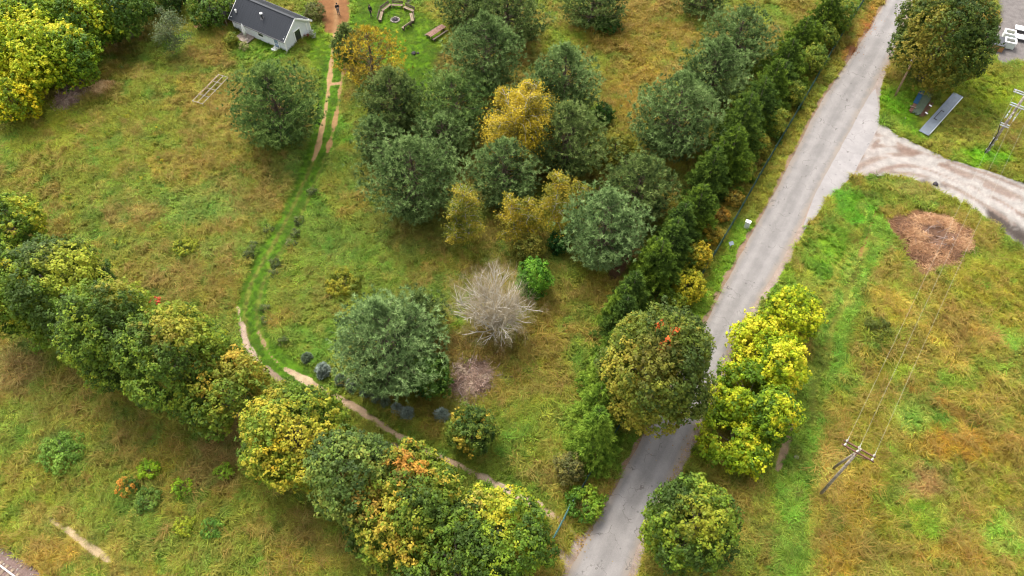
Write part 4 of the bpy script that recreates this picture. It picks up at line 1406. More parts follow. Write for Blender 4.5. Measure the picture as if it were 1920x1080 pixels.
# spruces of the hedge: base u, v, top v, half width
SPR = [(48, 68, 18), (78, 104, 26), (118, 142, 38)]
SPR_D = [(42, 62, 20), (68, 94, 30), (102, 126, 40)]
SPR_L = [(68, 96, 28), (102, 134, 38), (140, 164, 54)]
HEDGE = 'spruces of the row along the fence'
SPRUCES = [
    (1560, 66, -30, 30, SPR, 'spruce at the top end of the fence row'), (1522, 96, 0, 32, SPR, 'second spruce from the top of the fence row'),
    (1492, 148, 48, 33, SPR, 'third spruce from the top of the fence row'), (1466, 196, 92, 34, SPR, 'fourth spruce from the top of the fence row'),
    (1432, 232, 118, 36, SPR_D, 'spruce beside the pale yellow-green fence shrub'), (1404, 282, 172, 36, SPR_D, 'spruce right of the large pine'),
    (1382, 330, 224, 36, SPR, 'spruce level with the ochre fence bush'), (1352, 372, 270, 36, SPR_D, 'spruce level with the straw-yellow bush'),
    (1322, 420, 318, 36, SPR, 'spruce level with the white cabinet'), (1292, 462, 362, 35, SPR_D, 'spruce left of the amber bush'),
    (1264, 506, 406, 34, SPR_D, 'spruce above left of the largest fence shrub'), (1238, 546, 448, 33, SPR, 'spruce left of the largest fence shrub'),
    (1210, 588, 492, 32, SPR_D, 'spruce just above the bronze maple crown'), (1186, 624, 536, 30, SPR_D, 'lowest dark spruce, at the left shoulder of the bronze maple'),
    (1540, 84, 10, 26, SPR, 'low spruce squeezed between the two top spruces'), (1478, 176, 100, 28, SPR_D, 'low spruce behind the third from the top'),
    (1418, 258, 176, 28, SPR, 'low spruce right of the large pine, behind the row'), (1366, 350, 262, 28, SPR, 'half-height spruce behind the one at the ochre bush'),
    (1306, 440, 356, 27, SPR, 'half-height spruce behind the one at the white cabinet'), (1250, 524, 440, 26, SPR, 'half-height spruce behind the one by the largest fence shrub'),
    (1196, 606, 530, 25, SPR, 'low spruce tucked in before the bronze maple'),
    (1136, 742, 664, 32, SPR_L, 'light green spruce left of the bronze maple'), (1118, 800, 716, 36, SPR_L, 'bright green spruce below left of the bronze maple'),
    (1100, 852, 764, 36, SPR_L, 'bright green spruce lowest in the fence row'), (1152, 692, 618, 28, SPR, 'half hidden spruce at the left rim of the bronze maple'),
]
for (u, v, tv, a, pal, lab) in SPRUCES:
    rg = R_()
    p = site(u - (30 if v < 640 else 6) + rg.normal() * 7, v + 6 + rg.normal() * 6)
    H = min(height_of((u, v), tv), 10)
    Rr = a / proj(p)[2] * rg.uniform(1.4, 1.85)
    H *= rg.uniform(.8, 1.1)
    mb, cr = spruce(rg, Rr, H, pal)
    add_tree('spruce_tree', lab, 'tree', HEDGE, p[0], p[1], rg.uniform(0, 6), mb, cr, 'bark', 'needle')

# birches: base u, v, top v, half width
BIR_Y = [(126, 118, 30), (182, 162, 34), (222, 194, 44), (238, 210, 66)]
BIR_G = [(92, 104, 32), (128, 136, 38), (164, 158, 46), (190, 170, 52)]
BIR_O = [(120, 124, 34), (156, 150, 38), (186, 168, 44), (208, 182, 54)]
BIRCHES = [
    (972, 312, 168, 66, BIR_Y, 3, .9, 'large golden birch with white limbs in the middle of the pines'),
    (882, 462, 336, 36, BIR_G, 1, .8, 'slender green-yellow birch, left of the birch group'),
    (857, 470, 376, 24, BIR_G, 1, .7, 'shorter olive birch leaning on the slender one, leftmost'),
    (966, 458, 366, 32, BIR_O, 1, .75, 'ochre birch above the olive bush'),
    (990, 455, 372, 26, BIR_O, 1, .75, 'thin ochre birch between the two taller ochre ones'),
    (1036, 436, 330, 42, BIR_O, 1, .85, 'tallest ochre birch left of the pale silvery pine'),
    (1080, 420, 344, 28, BIR_O, 1, .8, 'orange birch nearest to the pale silvery pine'),
]
for (u, v, tv, a, pal, st, dn, lab) in BIRCHES:
    rg = R_()
    p = site(u, v)
    H = height_of((u, v), tv)
    Rr = a / proj(p + [0, 0, H * .5])[2]
    mb, cr = birch(rg, Rr, H, pal, dn, stems=st, weep=.5 if st > 1 else .35)
    add_tree('birch_tree', lab, 'tree', 'birches of the grove', p[0], p[1], 0, mb, cr, 'birch_bark')
rg = R_()
p = site(337, 100)
mb, cr = birch(rg, 32 / proj(p)[2], height_of((337, 100), 14), [(84, 104, 62), (112, 128, 80), (136, 146, 92)], .5, leaf=.2)
add_tree('willow_tree', 'thin grey-green willow left of the house terrace', 'tree', None, p[0], p[1], 0, mb, cr, 'bark')


# bare tree with bleached limbs
def dead_tree(rng, H):
    stems, big, tw = [], MB(), []

    def grow(p, d, ln, r, lev):
        k = 4
        pts = [p]
        dd = d
        for i in range(k):
            dd = norm(dd + rng.normal(size=3) * .12 + np.array([0, 0, .04]))
            pts.append(pts[-1] + dd * ln / k)
        rr = np.linspace(r, r * .5, k + 1)
        if lev == 0:
            stems.append(MB().tube(pts, rr, 7))
        elif lev < 3:
            big.tube(pts, rr, 5, cap=False)
        else:
            for i in range(k):
                tw.append((pts[i], pts[i + 1], rr[i]))
        if lev == 4:
            return
        nk = {0: 9, 1: 7, 2: 6, 3: 6}[lev]
        for i in range(nk):
            t = rng.uniform(.25, 1.0)
            j = min(int(t * k), k - 1)
            q = pts[j] + (pts[j + 1] - pts[j]) * (t * k - j)
            ax = norm(np.cross(dd, rng.normal(size=3)))
            ang = rng.uniform(.35, .8)
            nd = norm(dd * math.cos(ang) + ax * math.sin(ang) + np.array([0, 0, .1]))
            grow(q, nd, ln * rng.uniform(.45, .68), r * .62 * (1.1 - .4 * t), lev + 1)

    for i in range(10):
        a_ = i * .698 + rng.uniform(-.15, .15)
        tl_ = (.2, .46)[i % 2] + rng.uniform(-.06, .06) if i else .05
        grow(np.array([math.cos(a_) * .08, math.sin(a_) * .08, -.15]), norm([math.cos(a_) * tl_, math.sin(a_) * tl_, 1]), H * (.5 if i == 0 else rng.uniform(.34, .41)), .11, 0)
    A = np.array([t[0] for t in tw])
    B = np.array([t[1] for t in tw])
    r = np.array([t[2] for t in tw])[:, None] * .28 + .0012
    D = norm(B - A)
    sd = norm(np.cross(D, rng.normal(size=D.shape))) * r
    V = np.stack([A - sd, A + sd, B + sd * .7, B - sd * .7], 1).reshape(-1, 3)
    return stems, big, fast_mesh('twigs', V, np.arange(len(V)).reshape(-1, 4))


rg = R_()
p = site(926, 616)
Hd = height_of((926, 616), 480)
stems, big, twm = dead_tree(rg, Hd)
t = tag(empty('bare_tree', (p[0], p[1], 0)), 'leafless bleached tree with spreading pale limbs in the clearing', 'tree')
for q in stems:
    q.build('trunk', M['dead_bark'], t)
big.build('branches', M['dead_bark'], t)['kind'] = 'stuff'
twm.materials.append(M['dead_twig'])
o = link('twigs', twm, None, t)
o['kind'] = 'stuff'

# small blue spruces along the track
BLU = [(92, 106, 94), (128, 142, 130), (164, 176, 166)]
BLU_D = [(74, 90, 68), (102, 118, 92), (132, 146, 120)]
for (u, v, a, pal, lab) in [(608, 698, 13, BLU, 'largest little blue spruce by the track, at the left end of its row'), (577, 674, 7, BLU_D, 'tiny dark spruce up-left of the largest blue one'),
                            (640, 716, 9, BLU_D, 'small dark spruce just right of the largest blue one'), (663, 726, 13, BLU_D, 'rounded dark blue spruce below the big pale pine'),
                            (688, 740, 11, BLU_D, 'dark blue spruce, fourth along the track under the big pine'), (707, 750, 9, BLU_D, 'dark spruce, fifth along the track under the big pine'),
                            (724, 758, 8, BLU_D, 'dark spruce, sixth along the track under the big pine'), (745, 770, 9, BLU, 'small blue-grey spruce left of a slightly taller twin'),
                            (765, 778, 10, BLU, 'small blue-grey spruce under the green leafy tree'), (829, 782, 12, BLU, 'silver-blue spruce at the right end, near the fruit tree')]:
    rg = R_()
    p = site(u, v)
    s = proj(p)[2]
    mb, cr = spruce(rg, a / s * .85, a / s * 1.9, pal, 12, .1)
    add_tree('blue_spruce', lab, 'tree', 'little spruces beside the track', p[0], p[1], 0, mb, cr, 'bark', 'needle')

# low dark bushes lining the grassy bend of the track
SIDE_B = [(503, 428), (516, 494), (512, 514), (546, 456), (554, 438), (562, 414), (584, 360), (498, 578), (499, 600), (466, 478), (474, 462), (530, 640)]
SIDE_L = ['below the bend-side meadow, left verge, upper', 'fourth from the bottom on the right verge', 'third from the bottom on the right verge', 'fifth from the bottom on the right verge',
          'sixth from the bottom on the right verge', 'seventh from the bottom on the right verge', 'highest on the right verge', 'second from the bottom on the right verge',
          'lowest on the right verge at the bend', 'left verge, lowest', 'left verge, middle', 'in the green below the bend']
for (u, v), lb in zip(SIDE_B, SIDE_L):
    rg = R_()
    x, y, R, Cc, zc = place(u, v, 8 + rg.uniform(0, 3), 8, .02, (.6, 1.0))
    add_tree('lavender_bush', 'low dark grey-green bush by the grassy track, ' + lb, 'shrub', 'low bushes lining the grassy track', x, y, 0, None,
             broad_crown(rg, R, Cc, zc, [(76, 90, 46), (104, 118, 62), (132, 138, 86)], .13), 'bark')

# ------------------------------------------------------------------ cabin
def child_copy(o, parent, loc=None):
    c = o.copy()
    C.objects.link(c)
    c.parent = parent
    if loc is not None:
        c.location = loc
    return c


HA = site(539, 97)
W_, L_, EAVE, RIDGE = 4.7, 9.0, 2.05, 3.75
house = tag(empty('cabin', (HA[0], HA[1], 0), rad(58.5)), 'light grey cabin with dark tiled gable roof beside the lawn', 'house')
mb = MB()
t_ = .12
mb.add([(0, 0, 0), (W_, 0, 0), (W_, 0, EAVE), (W_ / 2, 0, RIDGE - .12), (0, 0, EAVE), (0, L_, 0), (W_, L_, 0), (W_, L_, EAVE), (W_ / 2, L_, RIDGE - .12), (0, L_, EAVE)],
       [(0, 1, 2, 3, 4), (9, 8, 7, 6, 5), (0, 4, 9, 5), (1, 6, 7, 2), (0, 5, 6, 1)])
mb.build('wall', M['siding'], house)
for i in range(10):                                     # clapboards of the near long wall
    MB().box((-.018, L_ / 2, .12 + i * .2), (.03, L_ - .02, .19), ry=-.06).build('siding_board', M['siding'], house)
for i in range(17):                                     # clapboards of the gable
    z = .12 + i * .2
    w = W_ - .02 if z < EAVE else (W_ - .02) * (RIDGE - .12 - z) / (RIDGE - .12 - EAVE) - .05
    if w > .2:
        MB().box((W_ / 2, -.018, z), (w, .03, .19), rx=.06).build('siding_board', M['siding'], house)
sl = math.atan2(RIDGE - EAVE, W_ / 2)
ov, og = .38, .32
slen = (W_ / 2 + ov) / math.cos(sl)
rb = MB()
rb.box((W_ / 2, L_ / 2, RIDGE + .03), (.34, L_ + 2 * og, .06))
roof = rb.build('roof', M['roof'], house, bevel=.02)
NROW = 13
row = None
for sd in (-1, 1):
    for i in range(NROW):
        d = (i + .5) * slen / NROW
        cx = W_ / 2 + sd * d * math.cos(sl)
        cz = RIDGE - d * math.sin(sl) + .02
        if row is None:
            q = MB().box((0, 0, 0), (slen / NROW + .02, L_ + 2 * og, .03))
            ny_ = int(L_ / .4)
            for j in range(ny_):                        # pressed ribs of the metal tiles
                q.box((0, -L_ / 2 + (j + .5) * L_ / ny_, .022), (slen / NROW, .07, .022), taper=.6)
            row = q.build('tile_row', M['roof'], roof)
            o = row
        else:
            o = child_copy(row, roof)
        o.location = (cx, L_ / 2, cz)
        o.rotation_euler = (0, sd * (sl + .05), 0)
for sd in (-1, 1):
    for yy in (-og - .02, L_ + og + .02):
        d = slen / 2
        MB().box((W_ / 2 + sd * d * math.cos(sl), yy, RIDGE - d * math.sin(sl) - .06), (slen, .05, .2), ry=sd * sl).build('barge_board', M['white_paint'], house)
    MB().tube([(W_ / 2 + sd * (W_ / 2 + ov + .05), -og, EAVE - .29), (W_ / 2 + sd * (W_ / 2 + ov + .05), L_ + og, EAVE - .29)], .07, 8).build('gutter', M['dark_steel'], house)
for (x, y) in ((-.03, -.03), (W_ + .03, -.03), (-.03, L_ + .03), (W_ + .03, L_ + .03)):
    MB().box((x, y, EAVE / 2), (.16, .16, EAVE)).build('corner_board', M['white_paint'], house)


def glazed(name, parent, c, w, h, ax, glass, bars=0):
    """frame of four members with a pane set back; ax: 'x' width runs along x"""
    fr = MB()
    for (du, dv, su, sv) in ((-w / 2, 0, .12, h + .12), (w / 2, 0, .12, h + .12), (0, h / 2, w - .12, .12), (0, -h / 2, w - .12, .12)):
        if ax == 'x':
            fr.box((c[0] + du, c[1], c[2] + dv), (su, .09, sv))
        else:
            fr.box((c[0], c[1] + du, c[2] + dv), (.09, su, sv))
    for k_ in range(bars):
        z = c[2] - h / 2 + (k_ + 1) * h / (bars + 1)
        fr.box((c[0], c[1], z), (w - .12, .05, .05) if ax == 'x' else (.05, w - .12, .05))
    f = fr.build(name, M['white_paint'], parent)
    MB().box(c, (w - .08, .03, h - .08) if ax == 'x' else (.03, w - .08, h - .08)).build('pane', M[glass], f)
    return f


glazed('window', house, (2.35, -.07, 1.05), 1.1, 1.75, 'x', 'glass')
glazed('window', house, (W_ - .55, -.07, 1.3), .1, .9, 'x', 'glass')
dr_ = glazed('door', house, (-.08, 1.55, 1.0), .85, 1.85, 'y', 'blue_glass', 2)
MB().tube([(-.14, 1.25, 1.0), (-.2, 1.25, 1.0), (-.2, 1.4, 1.0)], .018, 6).build('handle', M['steel'], dr_)
glazed('window', house, (-.08, 4.2, 1.2), 1.0, .9, 'y', 'glass', 1)
MB().box((-.55, 1.55, .12), (.7, .9, .24)).build('step', M['white_paint'], house, bevel=.02)
dn = slen * .48
vx, vz = W_ / 2 - dn * math.cos(sl), RIDGE - dn * math.sin(sl)
vp = MB().tube([(vx, 4.3, vz - .1), (vx, 4.3, vz + .75)], .1, 12).build('vent_pipe', M['dark_steel'], house)
MB().tube([(vx, 4.3, vz + .72), (vx, 4.3, vz + .82), (vx, 4.3, vz + .9)], [.2, .19, .06], 12).build('cap', M['white_paint'], vp)
MB().box((vx, 4.3, vz + .03), (.5, .5, .06), ry=-sl).build('flashing', M['dark_steel'], vp)
MB().tube([(.55, 8.55, 2.35), (.55, 8.55, 2.85), (.55, 8.55, 2.95)], [.08, .14, .05], 10).build('vent_cap', M['white_paint'], house)


def hloc(x, y, z=0.0):
    return house.matrix_basis @ Vector((x, y, z))


bpy.context.view_layer.update()
# lean-to behind the cabin
p = site(418, 14, 2.0)
sh = tag(empty('shed', (p[0], p[1], 0), rad(58.5)), 'low shed with brown-grey roof at the far end of the cabin', 'shed')
for i in range(6):
    MB().box((-1.25 + i * .5, 0, 2.05 - i * .05), (.48, 3.2, .05), ry=.09).build('roof_panel', M['shed_roof'], sh)
for x in (-1.3, 1.3):
    for y in (-1.4, 1.4):
        MB().box((x, y, .97), (.12, .12, 1.95)).build('post', M['old_wood'], sh)
MB().box((1.32, 0, .9), (.06, 2.6, 1.7)).build('wall', M['old_wood'], sh)
MB().box((0, 1.42, .9), (2.5, .06, 1.7)).build('wall', M['old_wood'], sh)

# terrace and parasol
p = site(462, 70)
dk = tag(empty('terrace', (p[0], p[1], 0), rad(58.5)), 'small grey plank terrace along the cabin wall', 'terrace')
for i in range(12):
    MB().box((-.95 + i * .175, 0, .14), (.16, 2.3, .05)).build('plank', M['deck'], dk)
for y in (-.9, 0, .9):
    MB().box((0, y, .055), (2.0, .09, .11)).build('joist', M['old_wood'], dk)
p = site(463, 76)
pr = tag(empty('parasol', (p[0], p[1], .16)), 'closed white parasol standing on the plank terrace', 'parasol')
MB().tube([(0, 0, 0), (0, 0, 2.5)], .025, 8).build('pole', M['steel'], pr)
cn = MB()
an = np.linspace(0, 6.283, 16, endpoint=False)
ring = []
for z, r in ((.75, .06), (.8, .2), (1.3, .19), (1.9, .13), (2.35, .05), (2.42, .01)):
    ring.append(np.c_[np.cos(an) * r * (1 + .22 * np.cos(an * 8)), np.sin(an) * r * (1 + .22 * np.cos(an * 8)), np.full(16, z)])
cn.add(np.concatenate(ring), [(i * 16 + j, i * 16 + (j + 1) % 16, (i + 1) * 16 + (j + 1) % 16, (i + 1) * 16 + j) for i in range(5) for j in range(16)])
cn.build('canopy', M['white_paint'], pr, smooth=True)
MB().tube([(0, 0, 0), (0, 0, .07)], [.26, .22], 14).build('base', M['stone'], pr)


def lump(rng, r, n=2, squash=.7, amt=.25):
    bm = bmesh.new()
    bmesh.ops.create_icosphere(bm, subdivisions=n, radius=r)
    for v in bm.verts:
        c = v.co.normalized()
        k_ = 1 + amt * (math.sin(c.x * 5 + rng.uniform(0, .6)) * .5 + rng.uniform(-.5, .5))
        v.co = Vector((v.co.x * k_, v.co.y * k_, v.co.z * k_ * squash))
    me = bpy.data.meshes.new('lump')
    bm.to_mesh(me)
    bm.free()
    return me


rg = R_()
p = site(391, 46)
tag(link('sack', lump(rg, .33, 2, 1.0, .2), M['white_paint'], None, (p[0], p[1], .28)), 'white sack lying left of the cabin', 'sack')
p = site(443, 49)
bt = tag(empty('water_butt', (p[0], p[1], 0)), 'pale barrel standing at the cabin corner by the shed', 'barrel')
MB().tube([(0, 0, 0), (0, 0, .25), (0, 0, .65), (0, 0, .9)], [.25, .3, .3, .25], 14).build('body', M['cabinet'], bt)
MB().tube([(0, 0, .9), (0, 0, .95)], [.27, .27], 14).build('lid', M['white_paint'], bt)
for (u, v, a, b, pal, lab) in [(573, 66, 4, 5, [(110, 30, 50), (150, 50, 66), (170, 84, 80)], 'red flowering pot shrub at the cabin gable'), (586, 64, 5, 6, [(90, 120, 60), (190, 196, 180), (214, 216, 206)], 'small white-flowering plant by the cabin gable'),
                               (457, 87, 9, 8, [(118, 124, 66), (166, 164, 104), (196, 190, 130)], 'cream-tinted shrub in front of the terrace'), (435, 74, 11, 13, [(90, 116, 36), (136, 146, 44), (170, 166, 54)], 'yellow-green shrub at the left end of the terrace'),
                               (573, 42, 4, 8, [(110, 80, 50), (150, 110, 70)], 'brown potted plant at the far gable corner of the cabin'), (590, 22, 20, 16, [(70, 84, 40), (98, 106, 52), (120, 120, 60)], 'thin olive shrub behind the cabin roof')]:
    rg = R_()
    x, y, R, Cc, zc = place(u, v, a, b, .02, (.6, 1.3))
    add_tree('shrub', lab, 'shrub', None, x, y, 0, None, broad_crown(rg, R, Cc, zc, pal, .13), 'bark')


# ------------------------------------------------------------------ people
def skin_mesh(name, pts, edges, radii, mat, parent, sub=1, root=0):
    me = bpy.data.meshes.new(name)
    me.from_pydata([tuple(p) for p in pts], edges, [])
    o = link(name, me, mat, parent)
    md = o.modifiers.new('skin', 'SKIN')
    md.use_smooth_shade = True
    for i, r in enumerate(radii):
        r = (r, r) if np.isscalar(r) else r
        me.skin_vertices[0].data[i].radius = r
        me.skin_vertices[0].data[i].use_root = (i == root)
    ms = o.modifiers.new('sub', 'SUBSURF')
    ms.levels = ms.render_levels = sub
    return o


def person(u, v, face, label, jacket, trousers, stride=.1, arm='down'):
    p = site(u, v)
    t = tag(empty('person', (p[0], p[1], 0), face), label, 'person')
    hx = .09
    la, ra = (-hx, stride, .07), (hx, -stride, .07)
    pts = [(0, 0, .95), (0, .01, 1.12), (0, 0, 1.35), (0, 0, 1.5), (0, .02, 1.58), (0, .04, 1.68), (0, .035, 1.74)]
    rd = [(.15, .11), (.15, .1), (.17, .11), .07, .06, (.085, .1), (.06, .07)]
    ed = [(0, 1), (1, 2), (2, 3), (3, 4), (4, 5), (5, 6)]

    def chain(start, pp, rr):
        prev = start
        for q, r in zip(pp, rr):
            pts.append(q)
            rd.append(r)
            ed.append((prev, len(pts) - 1))
            prev = len(pts) - 1
        return prev
    legs, arms = [], []
    for sx, an_ in ((-1, la), (1, ra)):
        kn = (sx * .1, an_[1] * .6 + .03, .5)
        legs.append([(sx * .095, 0, .88), kn, (an_[0], an_[1] - .02, .1)])
        e = chain(0, legs[-1], [.095, .065, .045])
        chain(e, [(an_[0] + sx * .02, an_[1] + .06, .05), (an_[0] + sx * .03, an_[1] + .15, .035)], [.045, .035])
        if arm == 'fold':
            el, wr = (sx * .26, .06, 1.1), (sx * .08, .22, 1.16)
        else:
            el, wr = (sx * .26, -.02, 1.14), (sx * .27, .08, .9)
        arms.append([(sx * .19, 0, 1.42), el, wr])
        w = chain(2, arms[-1], [.06, .048, .032])
        d = norm(np.array(wr) - np.array(el))
        sd = norm(np.cross(d, [0, 0, 1.0])) if abs(d[2]) < .9 else np.array([0, 1.0, 0])
        pal = chain(w, [tuple(np.array(wr) + d * .07)], [(.04, .022)])
        for k_, (off, ln) in enumerate(((-.03, .07), (-.01, .085), (.01, .08), (.03, .065))):
            b0 = np.array(wr) + d * .1 + sd * off
            chain(pal, [tuple(b0), tuple(b0 + d * ln * .5), tuple(b0 + d * ln + np.array([0, .02, 0]))], [.011, .009, .008])
        tb = np.array(wr) + d * .04 + sd * .045
        chain(w, [tuple(tb), tuple(tb + d * .045 + sd * .02)], [.012, .009])
    body = skin_mesh('body', pts, ed, rd, M['skin'], t, 1)
    # jacket
    jp = [(0, 0, .9), (0, .01, 1.1), (0, 0, 1.34), (0, 0, 1.5)]
    jr = [(.19, .14), (.185, .13), (.2, .14), (.09, .08)]
    je = [(0, 1), (1, 2), (2, 3)]
    for ar in arms:
        k0 = len(jp)
        jp += [ar[0], ar[1], tuple(np.array(ar[2]) * .92 + np.array(ar[1]) * .08)]
        jr += [.085, .068, .052]
        je += [(2, k0), (k0, k0 + 1), (k0 + 1, k0 + 2)]
    skin_mesh('jacket', jp, je, jr, M[jacket], t, 1)
    tp, tr, te = [(0, 0, .93)], [(.165, .125)], []
    for lg in legs:
        k0 = len(tp)
        tp += lg
        tr += [.115, .082, .065]
        te += [(0, k0), (k0, k0 + 1), (k0 + 1, k0 + 2)]
    skin_mesh('trousers', tp, te, tr, M[trousers], t, 1)
    for lg, an_ in zip(legs, (la, ra)):
        sx = math.copysign(1, an_[0])
        skin_mesh('shoe', [(an_[0], an_[1] - .05, .05), (an_[0] + sx * .015, an_[1] + .06, .05), (an_[0] + sx * .03, an_[1] + .17, .04)], [(0, 1), (1, 2)], [.055, .055, .04], M['shoe'], t, 1)
    bm = bmesh.new()
    bmesh.ops.create_uvsphere(bm, u_segments=14, v_segments=9, radius=.112)
    bmesh.ops.delete(bm, geom=[q for q in bm.verts if q.co.z < -.03 and q.co.y > -.02], context='VERTS')
    me = bpy.data.meshes.new('hair')
    bm.to_mesh(me)
    bm.free()
    link('hair', me, M['hair'], t, (0, .025, 1.705))
    MB().box((0, .135, 1.675), (.025, .04, .05), taper=.5).build('nose', M['skin'], t)
    for sx in (-.035, .035):
        MB().box((sx, .122, 1.7), (.022, .02, .012)).build('eye', M['hair'], t)
    MB().box((0, .125, 1.635), (.045, .015, .01)).build('mouth', M['red'], t)
    return t


person(635, 27, rad(200), 'person in black jacket and grey trousers standing on the bare path', 'jacket', 'trousers', .05, 'fold')
person(696, 30, rad(150), 'person all in dark clothes standing on the lawn by the fire circle', 'jacket', 'trousers_dark', .1)


# ------------------------------------------------------------------ fire circle
def stone_ring(name, label, u, v, R, n):
    p = site(u, v)
    rg = R_()
    t = tag(empty(name, (p[0], p[1], .03)), label, 'fire pit')
    for i in range(n):
        a_ = i * 6.283 / n
        r = rg.uniform(.10, .15)
        o = link('stone', lump(rg, r, 1, .75, .3), M['stone'], t, (math.cos(a_) * R, math.sin(a_) * R, .06), a_)
    V, F = [(0, 0, .12)], []
    for i in range(20):
        a_ = i * .31416
        V.append((math.cos(a_) * R * .9, math.sin(a_) * R * .9, .015 + rg.uniform(0, .03)))
        F.append((0, 1 + i, 1 + (i + 1) % 20))
    MB().add(V, F).build('ash', M['ash'], t)
    for i in range(5):
        a_ = rg.uniform(0, 6.28)
        MB().tube([(math.cos(a_) * .35, math.sin(a_) * .35, .1), (-math.cos(a_ + .4) * .25, -math.sin(a_ + .4) * .25, .18)], .045, 6).build('charred_log', M['ash'], t)
    return t


stone_ring('fire_pit', 'round stone fire pit inside the ring of benches', 741, 38, .58, 15)
stone_ring('fire_pit', 'smaller dark fire pit beyond the benches at the top edge', 767, 3, .45, 11)
pit = site(741, 38)
BENCH = [((735, 14), (756, 15), 'bench farthest from the camera in the fire circle'), ((717, 25), (733, 13), 'bench at the upper left of the fire circle'),
         ((713, 43), (717, 27), 'bench at the left of the fire circle'), ((758, 18), (776, 26), 'bench at the upper right of the fire circle'),
         ((771, 30), (774, 45), 'bench at the right of the fire circle'), ((755, 58), (771, 47), 'bench nearest the camera in the fire circle')]
for (a, b, lab) in BENCH:
    pa, pb = site(*a), site(*b)
    c = (pa + pb) / 2
    d = pb - pa
    ang = math.atan2(d[1], d[0])
    ln = max(1.3, min(np.hypot(*d[:2]), 2.2))
    nrm_ = np.array([-math.sin(ang), math.cos(ang)])
    outw = 1 if nrm_ @ (c[:2] - pit[:2]) > 0 else -1
    t = tag(empty('bench', (c[0], c[1], 0), ang), 'wooden plank ' + lab, 'bench', 'benches around the fire pit')
    for k_ in range(2):
        MB().box((0, (-.1 + .21 * k_) * outw, .45), (ln, .19, .05)).build('seat_plank', M['bench_wood'], t, bevel=.01)
    for k_ in range(2):
        MB().box((0, .3 * outw + .03 * k_ * outw, .62 + .2 * k_), (ln, .04, .15), rx=-.15 * outw).build('back_plank', M['bench_dark'], t)
    for sx in (-1, 1):
        MB().box((sx * ln * .4, 0, .21), (.09, .36, .42)).build('leg', M['bench_dark'], t)
        MB().box((sx * ln * .4, .27 * outw, .45), (.08, .06, .9), rx=-.15 * outw).build('back_post', M['bench_dark'], t)
pa, pb = site(804, 76), site(833, 57)
c, d = (pa + pb) / 2, pb - pa
t = tag(empty('long_table', (c[0], c[1], 0), math.atan2(d[1], d[0])), 'long reddish-brown plank table beside the tall pine', 'table')
ln = float(np.hypot(*d[:2]))
for k_ in range(4):
    MB().box((0, -.33 + k_ * .22, .76), (ln, .21, .05)).build('plank', M['table_wood'], t, bevel=.01)
for sx in (-1, 1):
    for sy in (-1, 1):
        MB().box((sx * ln * .38, sy * .28, .37), (.09, .09, .74)).build('leg', M['bench_dark'], t)
    MB().box((sx * ln * .38, 0, .70), (.08, .7, .08)).build('cross_beam', M['bench_dark'], t)
for sy in (-1, 1):
    bn = tag(empty('table_bench', tuple(c + np.array([-math.sin(math.atan2(d[1], d[0])), math.cos(math.atan2(d[1], d[0])), 0]) * .72 * sy), math.atan2(d[1], d[0])),
             'narrow plank seat along the %s side of the long table' % ('far' if sy > 0 else 'near'), 'bench')
    MB().box((0, 0, .43), (ln * .95, .26, .05)).build('seat_plank', M['bench_dark'], bn)
    for sx in (-1, 1):
        MB().box((sx * ln * .36, 0, .2), (.08, .22, .41)).build('leg', M['bench_dark'], bn)
for i, (u, v, r, lab) in enumerate([(776, 101, .3, 'dark stone on the lawn below the fire circle'), (784, 100, .17, 'pale stone beside the dark one below the fire circle'),
                                    (1493, 858, .22, 'white stone in the grass right of the bare footpath'), (1754, 346, .3, 'dark boulder beside the gravel turning'),
                                    (1690, 354, .16, 'white stone at the grass rim of the gravel turning'), (1662, 340, .13, 'small pale stone near the grass corner of the junction'),
                                    (212, 81, .28, 'round sandstone boulder below the wood edge'), (228, 127, .2, 'flat pale stone in the meadow below the wood edge'),
                                    (1697, 222, .14, 'small white stone on the verge left of the sheet metal'), (537, 101, .26, 'flat stone at the near cabin corner'),
                                    (1812, 302, .13, 'small white stone at the gravel edge below the steel pole')]):
    rg = R_()
    p = site(u, v)
    tag(link('stone', lump(rg, r, 2, .65, .3), M['stone'] if 'dark' not in lab else M['ash'], None, (p[0], p[1], r * .35)), lab, 'stone')

# ------------------------------------------------------------------ rack in the meadow
q = [site(362, 188, .75), site(377, 197, .75), site(425, 147, .75), site(412, 138, .75)]
c = sum(q) / 4
d = (q[2] + q[3] - q[0] - q[1]) / 2
ang = math.atan2(d[1], d[0])
ln, wd = float(np.hypot(*d[:2])), float(np.hypot(*((q[1] - q[0] + q[2] - q[3]) / 2)[:2]))
rk = tag(empty('frame_rack', (c[0], c[1], 0), ang), 'long pale ladder-like frame on legs in the upper left meadow', 'frame')
for y in (-wd / 2, 0, wd / 2):
    MB().box((0, y, .75), (ln, .05, .05)).build('rail', M['rack'], rk)
for i in range(5):
    MB().box((-ln / 2 + .03 + i * (ln - .06) / 4, 0, .805), (.045, wd + .06, .045)).build('cross_bar', M['rack'], rk)
for i in range(3):
    for y in (-wd / 2, wd / 2):
        MB().box((-ln / 2 + .12 + i * (ln - .24) / 2, y, .36), (.05, .05, .72)).build('leg', M['rack'], rk)
MB().box((ln * .1, wd / 2 - .13, .85), (ln * .75, .17, .03)).build('board', M['bench_wood'], rk)


# ------------------------------------------------------------------ piles
def outline(a_):
    return 1 + .2 * math.sin(a_ * 3 + 1) + .13 * math.sin(a_ * 5 + 2) + .08 * math.sin(a_ * 9)


